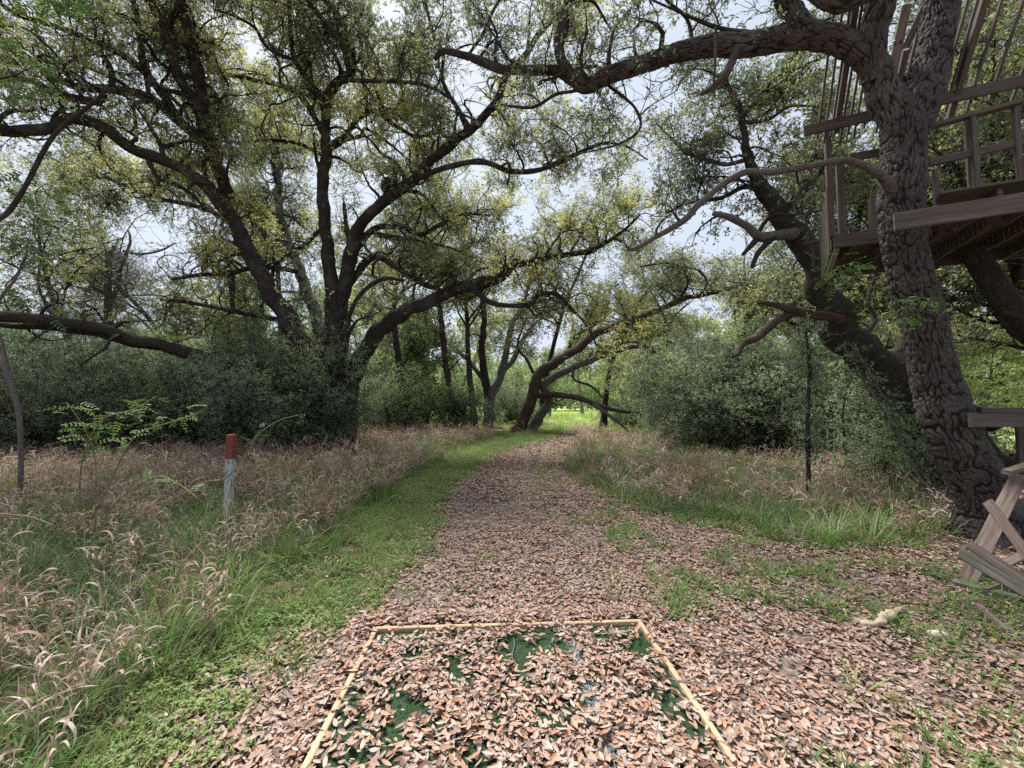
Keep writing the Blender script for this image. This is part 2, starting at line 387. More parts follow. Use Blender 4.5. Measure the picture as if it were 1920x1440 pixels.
# ------------------------------------------------------------------ scatter with geometry nodes
_trees = {}
def proto(name, geo, mats, smooth=False):
    return bpy.data.objects.new(name, geo.mesh(name, mats, smooth))
def scatter_tree(key, protos):
    if key in _trees: return _trees[key]
    t = bpy.data.node_groups.new('scatter_' + key, 'GeometryNodeTree')
    t.interface.new_socket('Geometry', in_out='INPUT', socket_type='NodeSocketGeometry')
    t.interface.new_socket('Geometry', in_out='OUTPUT', socket_type='NodeSocketGeometry')
    n, l = t.nodes.new, t.links.new
    gi = n('NodeGroupInput'); go = n('NodeGroupOutput'); jn = n('GeometryNodeJoinGeometry')
    def na(nm, ty):
        x = n('GeometryNodeInputNamedAttribute'); x.data_type = ty; x.inputs['Name'].default_value = nm; return x.outputs['Attribute']
    rot = na('rot', 'FLOAT_VECTOR'); scl = na('scl', 'FLOAT_VECTOR'); pid = na('pid', 'INT')
    e2r = n('FunctionNodeEulerToRotation'); l(rot, e2r.inputs[0])
    for k, p in enumerate(protos):
        oi = n('GeometryNodeObjectInfo'); oi.inputs['Object'].default_value = p; oi.inputs['As Instance'].default_value = False
        cmp_ = n('FunctionNodeCompare'); cmp_.data_type = 'INT'; cmp_.operation = 'EQUAL'
        l(pid, cmp_.inputs[2]); cmp_.inputs[3].default_value = k
        ip = n('GeometryNodeInstanceOnPoints')
        l(gi.outputs[0], ip.inputs['Points']); l(cmp_.outputs[0], ip.inputs['Selection']); l(oi.outputs['Geometry'], ip.inputs['Instance'])
        l(e2r.outputs[0], ip.inputs['Rotation']); l(scl, ip.inputs['Scale']); l(ip.outputs[0], jn.inputs[0])
    l(jn.outputs[0], go.inputs[0])
    _trees[key] = t; return t
def scatter(name, key, protos, pts, rot, scl, tint, parent=None, pid=None, stuff=True):
    pts = np.asarray(pts, float); n = len(pts)
    me = bpy.data.meshes.new(name); me.vertices.add(n); 
    o = bpy.data.objects.new(name, me)
    me.vertices.foreach_set('co', pts.astype(np.float32).ravel())
    scl = np.asarray(scl, float)
    if scl.ndim == 1: scl = np.repeat(scl[:, None], 3, 1)
    for nm, ty, arr, f in (('rot', 'FLOAT_VECTOR', rot, 'vector'), ('scl', 'FLOAT_VECTOR', scl, 'vector'), ('tint', 'FLOAT', tint, 'value')):
        a = me.attributes.new(nm, ty, 'POINT'); a.data.foreach_set(f, np.asarray(arr, np.float32).ravel())
    if pid is None: pid = rng.integers(0, len(protos), n)
    a = me.attributes.new('pid', 'INT', 'POINT'); a.data.foreach_set('value', np.asarray(pid, np.int32))
    for m in protos[0].data.materials: me.materials.append(m)
    link(o); keep(o, parent)
    md = o.modifiers.new('scatter', 'NODES'); md.node_group = scatter_tree(key, protos)
    if stuff: o['kind'] = 'stuff'
    return o

# ------------------------------------------------------------------ prototypes
def leafquad(geo, base, d, up, ln, wd, fold=.25, droop=.2, m=0, segs=3):
    """a leaf as a bent, pointed strip of quads"""
    d = nrm(d); side = nrm(np.cross(d, up)); nn = np.cross(side, d)
    prof = {2: [0, 1, 0], 3: [.12, 1, .85, 0], 4: [.1, .8, 1, .7, 0]}[segs]
    V = []
    for i, p in enumerate(prof):
        t = i / segs
        c = base + d * ln * t - nn * ln * droop * t * t
        hw = wd / 2 * max(p, .03)
        V += [c - side * hw + nn * hw * fold, c + side * hw + nn * hw * fold]
    F = [[2 * i, 2 * i + 1, 2 * i + 3, 2 * i + 2] for i in range(segs)]
    geo.add(V, F, None, m)
def rdir(r, up=0.):
    v = nrm(r.normal(size=3)); v[2] += up; return nrm(v)

def clump(seed, nleaf=22, ll=.055, lw=.022, ax=.22, spread=.10, twigs=3, segs=2, mats=None, droop=.15):
    r = np.random.default_rng(seed); g = Geo()
    tips = []
    for k in range(twigs):
        d = nrm(np.array([1., 0, 0]) + r.normal(size=3) * .55)
        n = 5; p = np.zeros(3); pts = [p.copy()]
        for i in range(n):
            d = nrm(d + r.normal(size=3) * .35); p = p + d * ax / n; pts.append(p.copy())
        tube(g, pts, np.linspace(.004, .0015, n + 1), 3, 1, cap=False); tips.append(np.array(pts))
    for i in range(nleaf):
        tp = tips[r.integers(0, twigs)]; a = r.random() ** .6
        q = tp[min(len(tp) - 1, int(1 + r.choice([.45, .75, 1.]) * (len(tp) - 1)))] + r.normal(size=3) * .008
        d = nrm(nrm(tp[-1] - tp[0]) * .6 + r.normal(size=3) * .8)
        s = r.uniform(.7, 1.25)
        leafquad(g, q, d, rdir(r, .8), ll * s, lw * s, .25, droop, 0, segs)
    return proto('leafy_twig', g, mats)
OAKC = [clump(s, 21, .064, .026, .34, mats=[M_oakleaf, M_twig]) for s in range(6)]
FARC = [clump(20 + s, 22, .12, .065, .42, mats=[M_fargreen, M_twig], twigs=3) for s in range(4)]
FAROAK = [clump(30 + s, 18, .085, .038, .44, mats=[M_oakleaf, M_twig], twigs=3) for s in range(4)]
SHRC = [clump(40 + s, 34, .040, .019, .26, mats=[M_shrubleaf, M_twig], twigs=4) for s in range(5)]
def pinnate(seed, n=7, ll=.05, mats=None):
    r = np.random.default_rng(seed); g = Geo()
    pts = [np.array([.04 * i, 0, .008 * i - .003 * i * i]) for i in range(n)]
    tube(g, pts, np.full(n, .0015), 3, 1, cap=False)
    for i in range(1, n):
        for s in (-1, 1):
            leafquad(g, pts[i], np.array([.45, s, .1]) + r.normal(size=3) * .12, np.array([0, 0, 1.]), ll * r.uniform(.8, 1.15), ll * .42, .2, .25, 0, 3)
    leafquad(g, pts[-1], np.array([1., 0, 0]), np.array([0, 0, 1.]), ll * 1.1, ll * .45, .2, .2, 0, 3)
    return proto('pinnate_sprig', g, mats)
VINEC = [pinnate(60 + s, 5 + s, .055, [M_vine, M_twig]) for s in range(4)]
def bare(seed, mats):
    r = np.random.default_rng(seed); g = Geo()
    for k in range(9):
        d = nrm(np.array([.6, 0, 0]) + r.normal(size=3) * .8); p = r.normal(size=3) * .04; pts = [p.copy()]
        for i in range(7):
            d = nrm(d + r.normal(size=3) * .45); p = p + d * .07; pts.append(p.copy())
        tube(g, pts, np.linspace(.006, .0018, 8), 3, 0, cap=False)
    return proto('bare_twigs', g, mats)
BARET = [bare(70 + s, [M_barkG]) for s in range(4)]

def blade(g, base, az, lean, ln, wd, segs=5, curl=1.2, m=0, twist=0.):
    """an arching grass blade"""
    h = np.array([math.cos(az), math.sin(az), 0]); side0 = np.array([-math.sin(az), math.cos(az), 0])
    p = np.array(base, float); a = lean; V = []
    for i in range(segs + 1):
        t = i / segs; hw = wd / 2 * (1 - t ** 2.2) * (.55 + .9 * t if t < .5 else 1) + .0004
        tw = twist * t; d = h * math.sin(a) + np.array([0, 0, 1.]) * math.cos(a)
        nn = np.cross(side0, d); side = side0 * math.cos(tw) + nn * math.sin(tw)
        V += [p - side * hw, p + side * hw]; p = p + d * ln / segs; a += curl / segs
    g.add(V, [[2 * i, 2 * i + 1, 2 * i + 3, 2 * i + 2] for i in range(segs)], None, m)
def tuft(seed, n, h, wd, rad, mats, curl=(.5, 1.6), lean=(.05, .7), dry=0.):
    r = np.random.default_rng(seed); g = Geo()
    for i in range(n):
        a = r.random() * 6.283; q = rad * math.sqrt(r.random())
        blade(g, (q * math.cos(a), q * math.sin(a), -.01), a + r.normal() * .8, r.uniform(*lean), h * r.uniform(.5, 1.1), wd * r.uniform(.7, 1.3), 5, r.uniform(*curl), 1 if r.random() < dry else 0, r.normal() * .6)
    return proto('grass_tuft', g, mats)
GREEN_T = [tuft(100 + s, 26, .36, .010, .10, [M_grass, M_straw], dry=.12) for s in range(5)]
WIDE_T = [tuft(110 + s, 13, .30, .018, .06, [M_grass, M_straw], curl=(.8, 2.0), lean=(.1, .9)) for s in range(4)]
SHORT_T = [tuft(120 + s, 30, .11, .0045, .07, [M_weed, M_straw], dry=.04, lean=(.05, .6)) for s in range(5)]
STRAW_T = [tuft(130 + s, 14, .42, .004, .09, [M_straw, M_dry], dry=.3, curl=(.1, 1.3), lean=(.05, .6)) for s in range(4)]
TURF_T = [tuft(140 + s, 40, .017, .0016, .022, [M_turf, M_turf], lean=(.1, 1.0), curl=(.2, 1.6)) for s in range(3)]
WHITE_T = [tuft(150 + s, 40, .019, .002, .022, [M_white, M_white], lean=(.1, 1.0), curl=(.2, 1.6)) for s in range(2)]
def rosette(seed):
    r = np.random.default_rng(seed); g = Geo()
    for k in range(5):
        a = r.random() * 6.283; q = .05 * math.sqrt(r.random()); b = np.array([q * math.cos(a), q * math.sin(a), 0]); h = r.uniform(.015, .06)
        tube(g, [b, b + np.array([0, 0, h])], [.0012, .001], 3, 0, cap=False)
        for i in range(r.integers(4, 8)):
            aa = r.random() * 6.283
            leafquad(g, b + np.array([0, 0, h * r.uniform(.4, 1)]), (math.cos(aa), math.sin(aa), r.uniform(-.1, .5)), np.array([0, 0, 1.]), r.uniform(.012, .024), r.uniform(.009, .016), .1, .1, 0, 3)
    return proto('ground_weed', g, [M_weed, M_weed])
ROSE = [rosette(160 + s) for s in range(5)]
def plume(seed, nst=4, h=.5):
    """dead curled broad grass leaves on upright stems"""
    r = np.random.default_rng(seed); g = Geo()
    for k in range(nst):
        a = r.random() * 6.283; q = .10 * math.sqrt(r.random()); b = np.array([q * math.cos(a), q * math.sin(a), -.01])
        hh = h * r.uniform(.65, 1.1); ln = r.normal(size=2) * .12
        pts = [b + np.array([ln[0] * t * t * hh * 2, ln[1] * t * t * hh * 2, hh * t]) for t in np.linspace(0, 1, 5)]
        tube(g, pts, np.linspace(.0028, .0015, 5), 3, 1, cap=False)
        for i in range(r.integers(4, 7)):
            t = r.uniform(.45, 1); p = np.array(pts[0]) + (np.array([ln[0] * t * t * hh * 2, ln[1] * t * t * hh * 2, hh * t]))
            L_ = r.uniform(.09, .20); wd = r.uniform(.008, .021); az = r.random() * 6.283
            blade(g, p, az, r.uniform(-.2, 1.2), L_ * r.uniform(.6, 1.1), wd * .9, 7, r.choice([r.uniform(.6, 1.6), r.uniform(1.6, 3.6)]), 0, r.normal() * 2.2)
    return proto('dry_plume', g, [M_dry, M_straw], True)
PLUME = [plume(170 + s) for s in range(7)]
PLUME2 = [plume(180 + s, 7, .42) for s in range(4)]
def spray(seed):
    r = np.random.default_rng(seed); g = Geo()
    for k in range(3):
        az = r.random() * 6.283; p = np.zeros(3); a = r.uniform(.05, .35); pts = [p.copy()]
        for i in range(9):
            p = p + np.array([math.cos(az) * math.sin(a), math.sin(az) * math.sin(a), math.cos(a)]) * .065; a += r.uniform(.02, .2); pts.append(p.copy())
            if i > 4:
                for q in range(3):
                    leafquad(g, p, (r.normal(), r.normal(), -.8), rdir(r, .2), .016, .006, .2, .4, 0, 2)
        tube(g, pts, np.linspace(.0016, .0007, 10), 3, 0, cap=False)
    return proto('seed_spray', g, [M_straw])
SPRAY = [spray(190 + s) for s in range(4)]

def fallen(g, r, base, az, ln, wd, m=0, tilt=None):
    """one curled oak leaf: 4 x 2 quads, cupped along and across"""
    cx = r.uniform(-.5, 1.0); cl_ = r.uniform(-.35, .9)
    d = np.array([math.cos(az), math.sin(az), 0]); s = np.array([-math.sin(az), math.cos(az), 0])
    roll = r.normal() * .30 if tilt is None else tilt; pit = r.normal() * .16
    up = np.array([0, 0, 1.])
    s2 = s * math.cos(roll) + up * math.sin(roll); n2 = np.cross(d, s2); d2 = d * math.cos(pit) + n2 * math.sin(pit); n2 = np.cross(d2, s2)
    if r.random() < .4: s2 = -s2
    prof = [.08, .75, 1, .82, .05]; V = []
    for i, p in enumerate(prof):
        t = i / 4 - .5
        c = d2 * ln * t + n2 * cl_ * ln * t * t * .8
        hw = wd / 2 * p
        for e in (-1, 0, 1): V.append(base + c + s2 * hw * e + n2 * abs(e) * hw * cx * .7)
    F = []
    for i in range(4):
        for e in (0, 1): F.append([3 * i + e, 3 * i + e + 1, 3 * i + e + 4, 3 * i + e + 3])
    g.add(V, F, None, m)
def litter_patch(seed, n=17, R=.10):
    r = np.random.default_rng(seed); g = Geo()
    for i in range(n):
        q = R * math.sqrt(r.random()); a = r.random() * 6.283
        s = r.uniform(.75, 1.2)
        fallen(g, r, np.array([q * math.cos(a), q * math.sin(a), .004 + .026 * r.random() ** 1.3]), r.random() * 6.283, .045 * s * r.choice([1, 1, .6]), .018 * s * r.uniform(.6, 1.25))
    return proto('leaf_patch', g, [M_litter], True)
LIT = [litter_patch(200 + s) for s in range(8)]
LONE = [litter_patch(220 + s, 4, .05) for s in range(8)]

# ------------------------------------------------------------------ skeleton growth
class Tree:
    def __init__(s, seed): s.r = np.random.default_rng(seed); s.tw = Geo(); s.big = []; s.cp = []; s.cd = []; s.lv = []
    def walk(s, p, d, ln, n, jit, up):
        pts = [np.array(p, float)]; d = nrm(d); st = ln / n; c = s.r.normal(size=3) * jit * .7
        for i in range(n):
            c = c * .62 + s.r.normal(size=3) * jit * .72
            d = nrm(d + c + np.array([0, 0, up])); pts.append(pts[-1] + d * st)
        return np.array(pts)
    def leaves(s, pts, k=1, lo=.35):
        for i in range(k):
            t = s.r.uniform(lo, 1) * (len(pts) - 1); a = int(t); b = min(a + 1, len(pts) - 1)
            s.cp.append(pts[a] + (pts[b] - pts[a]) * (t - a)); s.cd.append(nrm(pts[b] - pts[max(a - 1, 0)]) + s.r.normal(size=3) * .5)
    def sub(s, pts, rad, lo, gap, l1, l2, r1=.55, up=.06, nleaf=5, sides=4, gap2=.22, jit=.42, skip=None, leafy=1.):
        """gnarled side branches along a limb, each carrying twigs and leaf clumps"""
        seg = np.linalg.norm(np.diff(pts, axis=0), axis=1); cum = np.concatenate([[0], np.cumsum(seg)]); tot = cum[-1]
        x = tot * lo
        while x < tot:
            i = min(np.searchsorted(cum, x), len(pts) - 1); f = x / tot
            T = nrm(pts[min(i + 1, len(pts) - 1)] - pts[max(i - 1, 0)])
            q = s.r.normal(size=3); q = nrm(q - T * (q @ T))
            q[2] = abs(q[2]) if s.r.random() < .55 else q[2]
            d = nrm(T * s.r.uniform(.1, .9) + q + np.array([0, 0, .5]))
            ln = s.r.uniform(*l1) * (1.15 - .5 * f)
            b = s.walk(pts[i], d, ln, max(6, int(ln / .13)), jit, up)
            r0 = min(rad[i] * r1, .018 + ln * .024)
            n = len(b); rr = np.linspace(r0, .006, n)
            tube(s.tw, b, rr, sides, 0, cap=False, seed=int(x * 100))
            m = max(2, int(ln / gap2))
            for k in range(m):
                j = int(s.r.uniform(.15, 1) * (n - 1)); T2 = nrm(b[min(j + 1, n - 1)] - b[max(j - 1, 0)])
                d2 = nrm(T2 * .7 + s.r.normal(size=3) * .75 + np.array([0, 0, .1]))
                l_ = s.r.uniform(*l2); c = s.walk(b[j], d2, l_, 5, .45, .04)
                tube(s.tw, c, np.linspace(min(rr[j] * .7, .012), .003, 6), 3, 0, cap=False)
                if s.r.random() < leafy: s.leaves(c, nleaf)
            if s.r.random() < leafy: s.leaves(b, max(1, nleaf // 2), .8)
            x += gap * s.r.uniform(.6, 1.4)
    def finish(s, parent, key, protos, tintf, scale=(.8, 1.25), gaps=None, twigmat=None, name='crown'):
        if s.tw.n:
            o = s.tw.obj('twigs', twigmat or M_twig, parent); o['kind'] = 'stuff'
        if not s.cp: return
        p = np.array(s.cp); d = nrm(np.array(s.cd)); keepm = np.ones(len(p), bool)
        x, y, dd = proj(p)
        keepm &= ~((dd > -1) & (dd < 1.6) & (np.linalg.norm(p - np.array([0, 0, CH]), axis=1) < 2.2))
        keepm &= p[:, 2] > .3
        for (cx, cy_, rx, ry) in (gaps if gaps is not None else GAPS):
            e = ((x - cx) / rx) ** 2 + ((y - cy_) / ry) ** 2
            keepm &= ~((dd > 0) & (e < .6 + .8 * s.r.random(len(p))))
        if s.big:                       # old limbs are bare: foliage sits above and behind them
            bp = np.concatenate([q[r_ > .035] for q, r_ in s.big]); br = np.concatenate([r_[r_ > .035] for q, r_ in s.big])
            bx, by_, bd_ = proj(bp); bw = br / bd_ * FPX * 1.15 + 5; cellmap = {}
            for k in range(len(bp)):
                w2 = int(bw[k] // 8) + 1; cx, cy2 = int(bx[k] // 8), int(by_[k] // 8)
                for a in range(-w2, w2 + 1):
                    for b in range(-w2, w2 + 1):
                        if (a * 8) ** 2 + (b * 8) ** 2 <= bw[k] ** 2: cellmap[(cx + a, cy2 + b)] = max(cellmap.get((cx + a, cy2 + b), 0), bd_[k])
            for k in range(len(p)):
                if keepm[k] and dd[k] > 0 and dd[k] < cellmap.get((int(x[k] // 8), int(y[k] // 8)), 0) and s.r.random() < .88: keepm[k] = False
        p, d = p[keepm], d[keepm]; n = len(p)
        yaw = np.arctan2(d[:, 1], d[:, 0]); pit = -np.arcsin(np.clip(d[:, 2], -1, 1))
        rot = np.stack([s.r.uniform(-3.14, 3.14, n), pit, yaw], 1)
        scatter(name, key, protos, p, rot, s.r.uniform(*scale, n), tintf(p, s.r), parent)
        return n
GAPS = [(270, 440, 70, 50), (330, 500, 60, 30), (880, 190, 38, 70), (905, 150, 30, 40), (1210, 160, 60, 45), (1160, 110, 40, 25), (700, 362, 34, 30),
        (750, 270, 22, 50), (1340, 455, 75, 35), (1190, 210, 50, 20), (1612, 270, 28, 55), (130, 145, 26, 18), (265, 470, 40, 30), (1420, 270, 20, 40), (590, 330, 12, 40), (1230, 200, 40, 25), (500, 330, 18, 30)]
def tint_oak(p, r, base=.38, amp=.95):
    a = fbm(p * .55, 3, 3); b = np.clip((a - .47) * 4, 0, 1)
    return np.clip(base + amp * .6 * b + r.normal(size=len(p)) * .10, 0, 1)

def limb_pts(spec, d0, d1):
    a = np.array(spec, float); px = a[:, :2]; w_ = a[:, 2]
    c = np.concatenate([[0], np.cumsum(np.linalg.norm(np.diff(px, axis=0), axis=1))]); c /= c[-1]
    d = a[:, 3] if a.shape[1] > 3 else d0 + (d1 - d0) * c
    # a round limb away from the lens axis looks wider than it is: undo that when turning a seen width into a radius
    t = nrm(np.gradient(px, axis=0)); nn = np.stack([-t[:, 1], t[:, 0]], 1); rho = (px - np.array([960, 720])) / FPX; rl = np.linalg.norm(rho, axis=1)
    c2 = ((nn * rho).sum(1) / np.maximum(rl, 1e-6)) ** 2
    st = np.sqrt(c2 * (1 + rl ** 2) + 1 - c2)
    return np.array([P(x, y, dd) for (x, y), dd in zip(px, d)]), w_ / 2 / FPX * d / st
def limb(parent, name, spec, d0, d1, mat, sides=14, step=.12, gn=.35, disp=None, seed=0, label=None):
    pts, rad = limb_pts(spec, d0, d1)
    q, r_ = resample(pts, rad, step)
    k = fbm(q * 2.2, 11 + seed, 2); k2 = fbm(q * 2.2 + 40, 12 + seed, 2); k3 = fbm(q * 2.2 + 80, 13 + seed, 2)
    q = q + np.stack([k - .5, k2 - .5, k3 - .5], 1) * (r_[:, None] * gn * 2.4)
    r_ = r_ * (.68 + .30 * (fbm(q * 3.5, 14 + seed, 2)))
    g = Geo(); tube(g, q, r_, sides, 0, True, disp or lumpy(.12, 1., seed), seed=seed)
    o = g.obj(name, mat, parent)
    if label: o['label'] = label
    return q, r_

# ------------------------------------------------------------------ ground, path, meadow
def sheet(name, poly, z, mat, kind='structure', parent=None):
    me = bpy.data.meshes.new(name); me.from_pydata([(x, y, z) for x, y in poly], [], [tuple(range(len(poly)))])
    me.materials.append(mat); o = bpy.data.objects.new(name, me); link(o); o['kind'] = kind; keep(o, parent); return o
gm = bpy.data.meshes.new('ground')
gm.from_pydata([(-900, -60, 0), (900, -60, 0), (900, 1500, 0), (-900, 1500, 0)], [], [(0, 1, 2, 3)]); gm.materials.append(M_soil)
ground = bpy.data.objects.new('ground', gm); link(ground); ground['kind'] = 'structure'
LYL = np.array([0, 1.67, 2.42, 2.84, 4.73, 6.67, 10.3, 14.1, 17.3, 22.4, 32, 45]); LXL = np.array([-1.2, -1.25, -1.34, -1.05, -.85, -1.14, -.75, .05, 1.6, 2.9, 5.0, 9])
SY = np.array([0, 1.67, 2.15, 2.9, 4.73, 5.7, 9.4, 12.5, 16, 20, 30, 45]); SX = np.array([-1.5, -1.6, -1.7, -1.85, -1.87, -1.94, -1.9, -1.7, -1.2, .3, 3.5, 8])
RY = np.array([0, 3.07, 3.55, 4.4, 5.2, 6, 8.1, 10.3, 16, 22, 32, 45]); RX = np.array([6, 5.2, 3.2, 2.8, 2.2, 1.5, 1.15, 1.22, 2.4, 4.3, 7.5, 12])
xl = lambda y: np.interp(y, LYL, LXL); xs_ = lambda y: np.interp(y, SY, SX); xr = lambda y: np.interp(y, RY, RX)
ys = np.linspace(-2, 34, 60)
path = sheet('path', [(float(xl(y)), float(y)) for y in ys] + [(float(xr(y)), float(y)) for y in ys[::-1]], .004, M_path)
mq = [(-60, 30), (-30, 33), (-8, 30), (2, 36), (9, 34), (13, 27), (16, 18), (17, 12), (22, 8), (60, 0), (400, 0), (400, 700), (-400, 700), (-400, 60)]
sheet('meadow', mq, .008, M_meadow)

# ------------------------------------------------------------------ main spreading oak
def make_tree_parts(tree, seed, limbs, mat, key, protos, tintf, subk):
    T = Tree(seed)
    for i, L_ in enumerate(limbs):
        q, r_ = limb(tree, L_.get('n', 'limb'), L_['s'], L_['d'][0], L_['d'][1], L_.get('m', mat), L_.get('sides', 14), L_.get('step', .13), seed=seed + i, label=L_.get('label'), gn=L_.get('gn', .35)); T.big.append((q, r_))
        if L_.get('f', 0) is not None:
            kw = dict(subk); kw.update(L_.get('k', {}))
            T.sub(q, r_, L_.get('f', .35), **kw)
    return T, T.finish(tree, key, protos, tintf)

